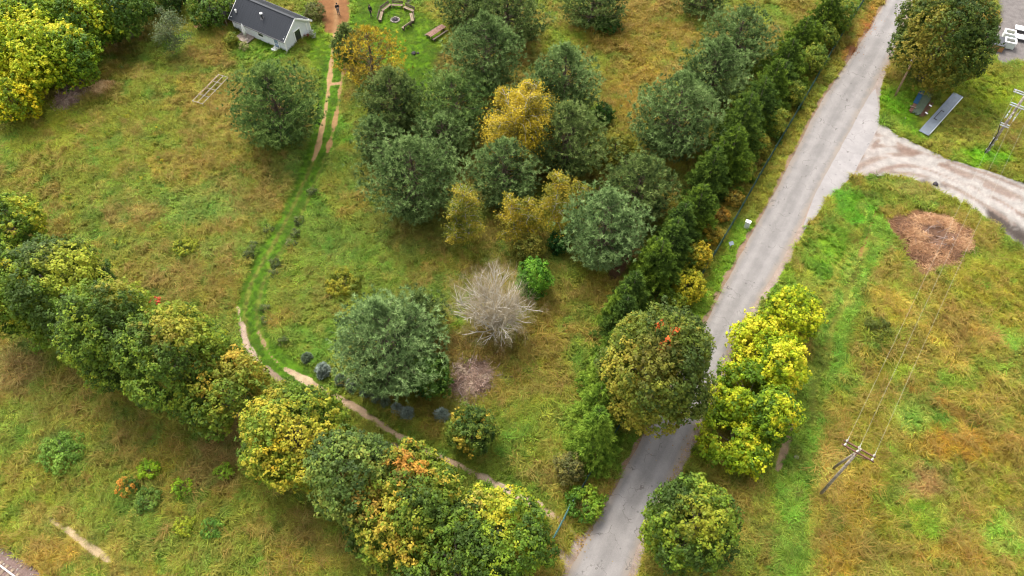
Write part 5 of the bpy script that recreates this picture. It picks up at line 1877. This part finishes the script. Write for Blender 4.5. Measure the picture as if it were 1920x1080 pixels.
def heap_mesh(rng, rx, ry, h, crater=0.0, n=44):
    V, F = [], []
    nr_ = 12
    for i in range(nr_ + 1):
        r = i / nr_
        for j in range(n):
            a_ = j * 6.283 / n
            w = outline(a_)
            z = h * (1 - r ** 1.8) + .22 * h * (float(vn(r * 6 + 3 * math.cos(a_), 3 * math.sin(a_) + 5, 4)) - .5) * (1 - r ** 3) - crater * h * math.exp(-(r / .38) ** 2)
            V.append((math.cos(a_) * r * rx * w, math.sin(a_) * r * ry * w, z - .05 * (r > .95)))
            if i < nr_:
                F.append((i * n + j, i * n + (j + 1) % n, (i + 1) * n + (j + 1) % n, (i + 1) * n + j))
    return V, F


def sticks(rng, rx, ry, h, n, l0, l1, r, flat=.35, hole=0.0):
    A, B = [], []
    for i in range(n):
        q = np.sqrt(rng.uniform(hole, 1)) * .9
        a_ = rng.uniform(0, 6.28)
        q *= outline(a_) * (1 + .12 * rng.normal())
        c = np.array([math.cos(a_) * q * rx, math.sin(a_) * q * ry, h * max(0, 1 - q ** 1.6) * rng.uniform(.55, 1.1) + .06])
        d = norm([rng.normal(), rng.normal() * .8, rng.normal() * flat])
        l = rng.uniform(l0, l1)
        A.append(c - d * l / 2)
        B.append(c + d * l / 2)
        A[-1][2], B[-1][2] = max(A[-1][2], .03), max(B[-1][2], .03)
    return np.array(A), np.array(B)


def brush_pile(name, label, cat, u, v, a, b, h, n_big, n_small, mat, blade_cols, core, cr=0.0, gain=1.9):
    p = site(u, v)
    s = proj(p)[2]
    rx = a / s
    ry = abs(site(u, v - b)[1] - site(u, v + b)[1]) / 2
    rg = R_()
    t = tag(empty(name, (p[0], p[1], 0)), label, cat)
    V, F = heap_mesh(rg, rx, ry, h, cr)
    MB().add(V, F).build('core', M[core], t, smooth=True)
    A, B = sticks(rg, rx, ry, h, n_big, .9, 2.4, .03)
    for i in range(n_big):
        m_ = (A[i] + B[i]) / 2 + rg.normal(size=3) * .07
        MB().tube([A[i], m_, B[i]], [.035, .026, .012], 5).build('branch', M[mat], t)
    A, B = sticks(rg, rx * (1.3 if cr else 1.1), ry * (1.3 if cr else 1.1), h, n_small, .35, 1.2, .01, .5, .22 if cr else 0.0)
    D = norm(B - A)
    sd = norm(np.cross(D, rg.normal(size=D.shape))) * rg.uniform(.012, .03, (n_small, 1))
    V = np.stack([A - sd, A + sd, B + sd * .5, B - sd * .5], 1).reshape(-1, 3)
    mid = (A + B) / 2
    tone = np.clip((fbm(mid[:, 0] / .9 + 7, mid[:, 1] / .9, 3, 3) - .5) * 1.8 + .5 + rg.normal(size=n_small) * .2, 0, 1)
    col = np.repeat(pick_col(tone, blade_cols, gain), 4, 0)
    me = fast_mesh('twigs', V, np.arange(len(V)).reshape(-1, 4), col)
    me.materials.append(M['leaf'])
    link('twigs', me, None, t)['kind'] = 'stuff'
    return t


BP = [(100, 82, 72), (146, 120, 106), (184, 158, 142)]
brush_pile('brush_pile', 'grey-brown heap of cut branches below the wood edge', 'brush pile', 134, 186, 32, 34, .8, 44, 3000, 'brush', BP, 'old_wood', 0.0, 2.8)
brush_pile('brush_pile', 'purplish heap of cut branches in the clearing below the bare tree', 'brush pile', 885, 714, 50, 48, .7, 70, 4000, 'brush', BP, 'old_wood', 0.0, 2.8)
brush_pile('straw_mound', 'pale straw mound beside the brush heap in the meadow', 'straw', 192, 166, 27, 13, .45, 4, 2600, 'straw', [(180, 140, 88), (216, 178, 124), (236, 208, 160)], 'straw', 0.0, 2.6)
brush_pile('compost_heap', 'round rust-brown heap of withered plants right of the green strip', 'heap', 1754, 450, 56, 42, 1.0, 46, 6500, 'brush',
           [(140, 108, 88), (178, 136, 106), (206, 162, 122), (224, 188, 148)], 'heap', .6, 2.3)

# ------------------------------------------------------------------ poles and wires
def pole_parts(t, H, r0, r1, mat, lean=(0, 0)):
    MB().tube([(0, 0, -.3), (lean[0] * .5, lean[1] * .5, H * .5), (lean[0], lean[1], H)], [r0, (r0 + r1) / 2, r1], 10).build('pole', M[mat], t, smooth=True)


def insulator(parent, x, y, z, up=1):
    MB().tube([(x, y, z), (x, y, z + .06 * up), (x, y, z + .1 * up), (x, y, z + .16 * up), (x, y, z + .2 * up), (x, y, z + .26 * up)], [.025, .075, .04, .075, .04, .05], 8).build('insulator', M['porcelain'], parent)


M['grey_pole'] = bark_material('grey_pole', (0.17, 0.14, 0.11), (0.33, 0.28, 0.23), 5.0)
PA, PB = site(1537, 928), site(1848, 287)
HA_, HB_ = height_of((1537, 928), 842), height_of((1848, 287), 172)
wd_ = norm((PB - PA)[:2])
wang = math.atan2(wd_[1], wd_[0])
ta = tag(empty('utility_pole', (PA[0], PA[1], 0), wang), 'double-legged wooden power pole leaning together in the right field', 'utility pole')
pole_parts(ta, HA_, .14, .10, 'grey_pole')
st = site(1562, 877) - PA
cs, sn = math.cos(-wang), math.sin(-wang)
sx, sy = st[0] * cs - st[1] * sn, st[0] * sn + st[1] * cs
MB().tube([(sx, sy, -.3), (.12, .02, HA_ - .7)], [.12, .09], 10).build('strut', M['grey_pole'], ta, smooth=True)
ARM = (-1.05, 0.1, 1.05)
for dx in (-.2, .2):
    MB().box((dx, 0, HA_ - .35), (.1, 2.5, .12)).build('cross_arm', M['rust'], ta)
MB().box((.0, 0, HA_ - .75), (.5, .1, .1)).build('clamp', M['rust'], ta)
for y in ARM:
    for dx in (-.2, .2):
        insulator(ta, dx, y, HA_ - .28)
    MB().tube([(-.2, y, HA_), (0, y + .12, HA_ + .16), (.2, y, HA_), (.55, y, HA_ - .05)], .018, 5).build('jumper', M['wire'], ta)
for sy_ in (-1, 1):
    MB().bar((-.2, sy_ * .9, HA_ - .4), (0, 0, HA_ - 1.3), .025, 5).build('brace', M['rust'], ta)
tb = tag(empty('utility_pole', (PB[0], PB[1], 0), wang), 'tall grey pole with steel brackets at the right edge', 'utility pole')
pole_parts(tb, HB_, .19, .12, 'grey_pole')
MB().tube([(-.24, .1, .05), (-.23, .1, 2.4)], .075, 8).build('conduit', M['black'], tb)
MB().tube([(-.23, .1, 2.4), (-.3, .18, 3.4), (-.25, .5, 4.4), (-.15, .55, 4.7)], .04, 6).build('cable', M['black'], tb)
for z in (.5, 1.4, 2.2):
    MB().tube([(0, 0, z), (0, 0, z + .09)], .235 - z * .004, 12).build('band', M['steel'], tb)
for (z, w) in ((4.3, .9), (HB_ - 2.0, 1.5), (HB_ - .4, 2.5)):
    MB().box((-.2, 0, z), (.09, w, .1)).build('cross_arm', M['steel'], tb)
    MB().box((.2, 0, z), (.09, w, .1)).build('cross_arm', M['steel'], tb)
for y in (-.45, .45):
    MB().box((-.2, y, HB_ - 2.9), (.07, .07, 1.8)).build('bracket', M['steel'], tb)
for y in (-.4, 0, .4):
    insulator(tb, -.3, y, HB_ - 2.9)
    MB().box((-.42, y, HB_ - 3.3), (.12, .12, .4)).build('switch', M['cabinet'], tb)
for y in ARM:
    insulator(tb, -.2, y, HB_ - .34)
for k_, y in enumerate(ARM):
    o0 = np.array([PA[0], PA[1], HA_ - .03]) + np.array([-sn * 0 - math.sin(wang) * y, math.cos(wang) * y, 0]) + np.array([wd_[0], wd_[1], 0]) * .5
    o1 = np.array([PB[0], PB[1], HB_ - .06]) + np.array([-math.sin(wang) * y, math.cos(wang) * y, 0]) - np.array([wd_[0], wd_[1], 0]) * .2
    tt = np.linspace(0, 1, 25)
    P = o0[None] * (1 - tt)[:, None] + o1[None] * tt[:, None]
    P[:, 2] -= 4 * .55 * tt * (1 - tt)
    tag(MB().tube(P, .0055, 5).build('power_wire', M['wire']), '%s overhead wire between the two power poles' % ('right-hand', 'middle', 'left-hand')[k_], 'wire', 'overhead wires')
pc = site(1677, 182)
tc_ = tag(empty('utility_pole', (pc[0], pc[1], 0)), 'slim brown wooden pole at the road junction, in front of the huge tree', 'utility pole')
HC = height_of((1677, 182), 106)
pole_parts(tc_, HC, .14, .1, 'pole_brown')
MB().tube([(0, 0, HC), (0, 0, HC + .08), (0, 0, HC + .16)], [.13, .12, .04], 10).build('cap', M['white_paint'], tc_)
for z in (HC - .9, HC - 1.5):
    MB().tube([(-.1, 0, z), (-.22, 0, z + .05), (-.22, 0, z + .2)], .025, 6).build('hook', M['dark_steel'], tc_)
    insulator(tc_, -.22, 0, z + .18)

# ------------------------------------------------------------------ roadside cabinet, marker
p = site(1399, 427)
cb = tag(empty('utility_cabinet', (p[0], p[1], 0), rad(-30)), 'white utility cabinet on the verge left of the road', 'cabinet')
MB().box((0, 0, .5), (.5, .3, 1.0)).build('body', M['cabinet'], cb, bevel=.015)
MB().box((0, 0, 1.03), (.58, .4, .07)).build('lid', M['white_paint'], cb, bevel=.015)
MB().box((0, -.155, .5), (.44, .012, .86)).build('door', M['cabinet'], cb)
MB().box((0, 0, .04), (.56, .36, .1)).build('plinth', M['stone'], cb)
p = site(1367, 468)
mk = tag(empty('marker_post', (p[0], p[1], 0), rad(20)), 'small grey marker post with tilted plate left of the road', 'marker')
MB().tube([(0, 0, -.1), (0, 0, 1.0)], .035, 8).build('post', M['steel'], mk)
MB().box((0, 0, 1.05), (.5, .4, .03), rx=.5).build('plate', M['sheet'], mk)
MB().box((0, -.06, .85), (.16, .02, .12)).build('tag', simple('yellow_tag', (.6, .55, .1)), mk)

# ------------------------------------------------------------------ mesh fence and gate
FEN = smooth_line(gp((1622, 0), (1560, 98), (1500, 204), (1432, 318), (1384, 404), (1346, 470), (1300, 545), (1240, 648), (1170, 790), (1112, 885), (1072, 952)), 1)
npn = int(sum(np.hypot(*np.diff(np.array(FEN), axis=0).T)) / 2.5)
FP, _ = resample(FEN, npn + 1)
fn = tag(empty('mesh_fence', (FP[0][0], FP[0][1], 0)), 'dark green mesh fence between spruce row and road', 'fence')
pl = MB()
PLN, PH = 2.44, 1.5
for i in range(41):
    pl.box((-PLN / 2 + i * PLN / 40, 0, .08 + PH / 2), (.022, .016, PH))
for k_ in range(7):
    pl.box((0, .014, .1 + k_ * (PH - .04) / 6), (PLN, .016, .035))
panel = post = None
for i in range(npn + 1):
    x, y = FP[i] - FP[0]
    if i < npn:
        d = FP[i + 1] - FP[i]
        if panel is None:
            panel = pl.build('mesh_panel', M['green_paint'], fn)
            panel['kind'] = 'stuff'
            o = panel
        else:
            o = child_copy(panel, fn)
        o.location = (x + d[0] / 2, y + d[1] / 2, 0)
        o.rotation_euler = (0, 0, math.atan2(d[1], d[0]))
        o.scale = (np.hypot(*d) / 2.5, 1, 1)
    if post is None:
        q = MB().box((0, 0, .82), (.07, .07, 1.75))
        q.box((0, 0, 1.71), (.09, .09, .03))
        post = q.build('post', M['green_paint'], fn)
        o = post
    else:
        o = child_copy(post, fn)
    o.location = (x, y, 0)
g0, g1, g2 = site(1067, 958), site(1054, 984), site(1036, 1018)
gt = tag(empty('gate', (g0[0], g0[1], 0)), 'green two-leaf tube gate across the dirt track by the road', 'gate')
for (a, b) in ((g0, g1), (g1, g2)):
    d = b - a
    n_ = float(np.hypot(*d[:2]))
    e = d / n_
    a2, b2 = a - g0 + e * .06, b - g0 - e * .06
    for z in (.2, .75, 1.3):
        MB().bar(a2 + [0, 0, z], b2 + [0, 0, z], .03 if z < 1.2 else .045, 8).build('rail', M['gate_paint'], gt)
    for k_ in range(9):
        q = a2 + (b2 - a2) * k_ / 8
        MB().bar(q + [0, 0, .2], q + [0, 0, 1.3], .016, 6).build('bar', M['gate_paint'], gt)
for q in (g0, g2):
    MB().tube([q - g0 + [0, 0, -.1], q - g0 + [0, 0, 1.5]], .065, 10).build('post', M['gate_paint'], gt)

# ------------------------------------------------------------------ stored material at the junction
a, b, c2, d2 = site(1727, 245, .3), site(1740, 251, .3), site(1803, 176, .3), site(1790, 180, .3)
ctr = (a + b + c2 + d2) / 4
dv = (c2 + d2 - a - b) / 2
ang = math.atan2(dv[1], dv[0])
ln = float(np.hypot(*dv[:2]))
ss = tag(empty('sheet_stack', (ctr[0], ctr[1], 0), ang), 'stack of long grey corrugated metal sheets on the verge', 'metal sheets')
for k_ in range(3):
    MB().box((-ln * .35 + k_ * ln * .35, 0, .07), (.12, 1.25, .14)).build('bearer', M['old_wood'], ss)
for s_ in range(4):
    w, nf = 1.25, 12
    V = []
    for i in range(nf * 4 + 1):
        yy = -w / 2 + i * w / (nf * 4)
        zz = .16 + s_ * .05 + (.025 if (i % 4) in (1, 2) else 0)
        off = .08 * s_ * (-1) ** s_
        V += [(-ln / 2 + off, yy, zz), (ln / 2 + off, yy, zz)]
    F = [(2 * i, 2 * i + 1, 2 * i + 3, 2 * i + 2) for i in range(nf * 4)]
    o = MB().add(V, F).build('metal_sheet', M['sheet'], ss)
    md = o.modifiers.new('t', 'SOLIDIFY')
    md.thickness = .008
MB().box((0, -.6, .37), (ln * .98, .1, .05)).build('edge_trim', M['steel'], ss)
cl = tag(empty('bracket_bar', tuple(ctr + np.array([0, 0, .37]) - dv * .12), ang), 'dark bent bar lying on the metal sheets', 'bar')
MB().box((0, .18, .04), (2.0, .09, .06)).build('bar', M['dark_steel'], cl)
for sx in (-1, 1):
    MB().box((sx * .96, .02, .04), (.09, .4, .06)).build('end', M['dark_steel'], cl)

p0, p1 = site(1712, 216), site(1740, 172)
ctr = (p0 + p1) / 2
dv = p1 - p0
ang = math.atan2(dv[1], dv[0])
ln = float(np.hypot(*dv[:2]))
tp = tag(empty('timber_stack', (ctr[0], ctr[1], 0), ang), 'stack of weathered green boards under the huge tree', 'timber')
rg = R_()
for i in range(7):
    for k_ in range(2):
        MB().box((rg.uniform(-.15, .15), -.62 + i * .2, .14 + k_ * .1 + rg.uniform(0, .02)), (ln * rg.uniform(.85, 1.0), .18, .08), rz=rg.normal() * .015).build('board', M['tarp'] if i < 5 else M['rust'], tp)
for sx in (-.35, .0, .38):
    MB().box((sx * ln, -.05, .045), (.12, 1.5, .09)).build('bearer', M['old_wood'], tp)
tarp = MB().box((ln * .12, .55, .32), (ln * .55, .55, .05), rz=.03).build('tarp', M['blue'], tp)
for (sx, y) in ((-.32, .5), (.25, .55)):
    MB().box((sx * ln, y, .375), (.14, .75, .06)).build('batten', M['bench_wood'], tp)
sc_ = tag(empty('scrap_heap', tuple(site(1737, 205)), ang), 'rusty scrap rods between boards and metal sheets', 'scrap')
for i in range(16):
    y = rg.uniform(-.3, .3)
    MB().tube([(-1.6 + rg.uniform(-.4, .4), y, .05 + i * .012), (1.4 + rg.uniform(-.5, .5), y + rg.normal() * .15, .08 + i * .012)], .03, 5).build('rod', M['rust'], sc_)
for (x, y) in ((-1.1, -.25), (.5, -.2)):
    MB().box((x, y, .33), (.35, .14, .06), rz=1.2).build('block', M['white_paint'], sc_)

# ------------------------------------------------------------------ yard at the top right
yr = rad(-22)
p = site(1868, 76, .9)
bx = tag(empty('storage_box', (p[0], p[1], 0), yr), 'plywood box with dark felt lid beside the huge tree', 'box')
MB().box((0, 0, .45), (2.2, 1.9, .9)).build('body', M['plywood'], bx)
MB().box((0, 0, .93), (2.4, 2.1, .06)).build('lid', M['felt'], bx)
for x in (-1.05, 1.05):
    MB().box((x, -.96, .45), (.1, .05, .88)).build('batten', M['plywood'], bx)
MB().box((-.3, -.97, .7), (.14, .04, .1)).build('latch', M['white_paint'], bx)


def crate(u, v, L1, W1, H1, label, tray):
    p = site(u, v, H1)
    t = tag(empty('open_crate', (p[0], p[1], 0), yr), label, 'crate', 'white crates in the yard')
    for (x, y, sx, sy) in ((0, -W1 / 2, L1, .07), (0, W1 / 2, L1, .07), (-L1 / 2, 0, .07, W1 - .07), (L1 / 2, 0, .07, W1 - .07)):
        MB().box((x, y, H1 / 2 + .05), (sx, sy, H1 - .1)).build('side', M['cabinet'], t)
        MB().box((x, y, H1), (sx + .1, sy + .1, .1)).build('rim', M['white_paint'], t)
    n_ = 6
    for i in range(n_):
        MB().box((-L1 / 2 + (i + .5) * L1 / n_, -W1 / 2 - .045, H1 / 2), (.06, .03, H1 - .2)).build('rib', M['cabinet'], t)
    MB().box((0, 0, H1 * .55), (L1 - .1, W1 - .1, .04)).build('contents', M[tray], t)
    for (x, y) in ((-1, -1), (1, -1), (-1, 1), (1, 1)):
        MB().box((x * (L1 / 2 - .1), y * (W1 / 2 - .1), .04), (.12, .12, .1)).build('foot', M['dark_steel'], t)
    return t


crate(1896, 76, 1.25, 1.0, 1.0, 'nearer white crate with ribbed side in the yard', 'rust')
crate(1895, 60, 1.25, 1.0, 1.0, 'farther white crate with yellowish contents in the yard', 'straw')
for (u, v, lab) in ((1924, 54, 'upper of two long white panels at the right edge'), (1922, 70, 'lower of two long white panels at the right edge')):
    p = site(u, v, .5)
    t = tag(empty('panel_stack', (p[0], p[1], 0), yr), lab, 'panel', 'white panels in the yard')
    for k_ in range(2):
        MB().box((.05 * k_, 0, .42 + k_ * .06), (2.6, .95, .05)).build('panel', M['white_paint'], t)
    MB().box((0, 0, .37), (2.55, .9, .04)).build('base_sheet', M['blue'], t)
    for x in (-1, 1):
        MB().box((x, 0, .17), (.1, .85, .35)).build('trestle', M['old_wood'], t)

# ------------------------------------------------------------------ railway in the bottom left corner
r0, r1 = site(0, 1060), site(27, 1080)
rd_ = norm((r1 - r0)[:2])
nrm2 = np.array([rd_[1], -rd_[0]])
if nrm2[1] > 0:
    nrm2 = -nrm2
rang = math.atan2(rd_[1], rd_[0])
tk = tag(empty('railway_track', (r0[0], r0[1], 0), rang), 'railway track with a worn rail in the bottom left corner', 'railway')
off = -1.435 if (np.array([-math.sin(rang), math.cos(rang)]) @ nrm2) < 0 else 1.435
for y in (0, off):
    q = MB().box((0, y, .17), (40, .13, .02))
    q.box((0, y, .23), (40, .025, .11)).box((0, y, .305), (40, .07, .04))
    q.build('rail', M['rail_steel'], tk)
slp = None
for i in range(-30, 31):
    if slp is None:
        slp = MB().box((0, 0, 0), (.25, 2.4, .16), taper=.9).build('sleeper', M['old_wood'], tk)
        o = slp
    else:
        o = child_copy(slp, tk)
    o.location = (i * .65, off / 2, .085)
rg = R_()
V, F = [], []
nbx, nby = 160, 26
for i in range(nbx + 1):
    for j in range(nby + 1):
        y = -1.9 + j * 3.8 / nby
        e = 1 - max(0, (abs(y) - 1.3) / .6)
        V.append((-20 + i * .25, off / 2 + y + .0, .125 * max(e, -.2) + rg.uniform(-.02, .035)))
        if i < nbx and j < nby:
            k0 = i * (nby + 1) + j
            F.append((k0, k0 + 1, k0 + nby + 2, k0 + nby + 1))
bl = MB().add(V, F).build('ballast', M['ballast'], tk)
bl['kind'] = 'stuff'
for k_ in range(26):
    x, y = rg.uniform(-2, 3), off / 2 + math.copysign(rg.uniform(.9, 1.9), -off)
    link('ballast_stone', lump(rg, rg.uniform(.05, .11), 1, .7, .3), M['stone'], tk, (x, y, .12))

# ------------------------------------------------------------------ goldenrod and herb clumps
GLD = [(224, 450, 10, 8, 'small goldenrod clump left of the yellowish fern-like clump'), (300, 424, 11, 9, 'goldenrod clump up-left of the yellowish fern-like clump'),
       (292, 306, 15, 10, 'goldenrod clump in mid meadow left of the lone bushy pine'), (205, 246, 12, 10, 'goldenrod clump below the straw mound'),
       (298, 240, 9, 7, 'small bright goldenrod clump between straw mound and lone bushy pine'), (240, 216, 11, 9, 'goldenrod clump right below the straw mound'),
       (130, 372, 12, 9, 'goldenrod clump right of the topmost maple of the row'), (88, 314, 14, 10, 'leftmost wide goldenrod clump of the upper left meadow'),
       (418, 322, 9, 6, 'tiny goldenrod clump below left of the lone bushy pine'), (190, 140, 10, 7, 'goldenrod clump just above the straw mound'),
       (262, 336, 10, 8, 'goldenrod clump above the brown grass patch in the meadow')]
for (u, v, a, b, lab) in GLD:
    rg = R_()
    x, y, R, Cc, zc = place(u, v, a, b, .05, (.5, .9))
    add_tree('goldenrod', lab, 'plant', 'goldenrod clumps in the upper left meadow', x, y, 0, None,
             broad_crown(rg, R, Cc, zc, [(112, 136, 34), (160, 172, 40), (226, 206, 46)], .13, (), .55, nl=5, ragged=.5), 'bark')
# red spray on top of the maple row
x, y, R, Cc, zc = place(291, 565, 10, 9, 5.5, (.6, .9))
rg = R_()
mb = MB()
limb_tree(mb, rg, R * 2, .8, 5.2, .07, 5, 4)
add_tree('sapling_tree', 'young tree showing red leaves among the maple tops', 'tree', None, x, y, 0, mb, broad_crown(rg, R, Cc, zc, [(206, 84, 56), (232, 100, 70), (240, 130, 90)], .22, (), 1, nl=6), 'bark')

# ------------------------------------------------------------------ fallen leaves under the roadside trees
rg = R_()
LV, LC = [], []
for (u, v, r, n, pal) in [(1230, 640, 5.0, 900, [(150, 96, 50), (196, 140, 60), (214, 180, 80)]), (1240, 800, 4.0, 700, [(150, 96, 50), (196, 140, 60), (214, 180, 80)]),
                          (1690, 120, 4.5, 700, [(140, 100, 50), (186, 140, 60)]), (1622, 50, 2.6, 1500, [(150, 84, 40), (200, 120, 52), (216, 150, 70)]), (1600, 95, 1.8, 700, [(130, 84, 50), (180, 112, 56)]),
                          (1380, 700, 3.2, 500, [(196, 180, 50), (214, 196, 60)]), (1290, 900, 3.5, 500, [(170, 150, 50), (200, 176, 60)]), (1080, 1010, 2.5, 260, [(160, 120, 60), (200, 170, 70)])]:
    p = site(u, v)
    a_ = rg.uniform(0, 6.28, n)
    q = r * np.abs(rg.normal(size=n)) * .6
    x, y = p[0] + np.cos(a_) * q, p[1] + np.sin(a_) * q
    d = poly_sd(x, y, ROAD_POLY)
    ok = (d > -.1) | (rg.random(n) < .22 * np.exp(d / .9))
    x, y, d = x[ok], y[ok], d[ok]
    z = np.where(d < .15, .062, .14 + .12 * rg.random(len(x)))
    LV.append(np.c_[x, y, z])
    LC.append(pick_col(rg.random(len(x)), pal, 1.5))
LV, LC = np.concatenate(LV), np.concatenate(LC)
V, F, c = leaves(LV, np.array([0, 0, 1.0]) + rg.normal(size=LV.shape) * .25, rg.uniform(.09, .17, len(LV)), LC, rg, .75)
me = fast_mesh('fallen_leaves', V, F, c)
me.materials.append(M['leaf'])
tag(link('fallen_leaves', me), 'fallen yellow and rust leaves along the road edges', 'leaves', kind='stuff')
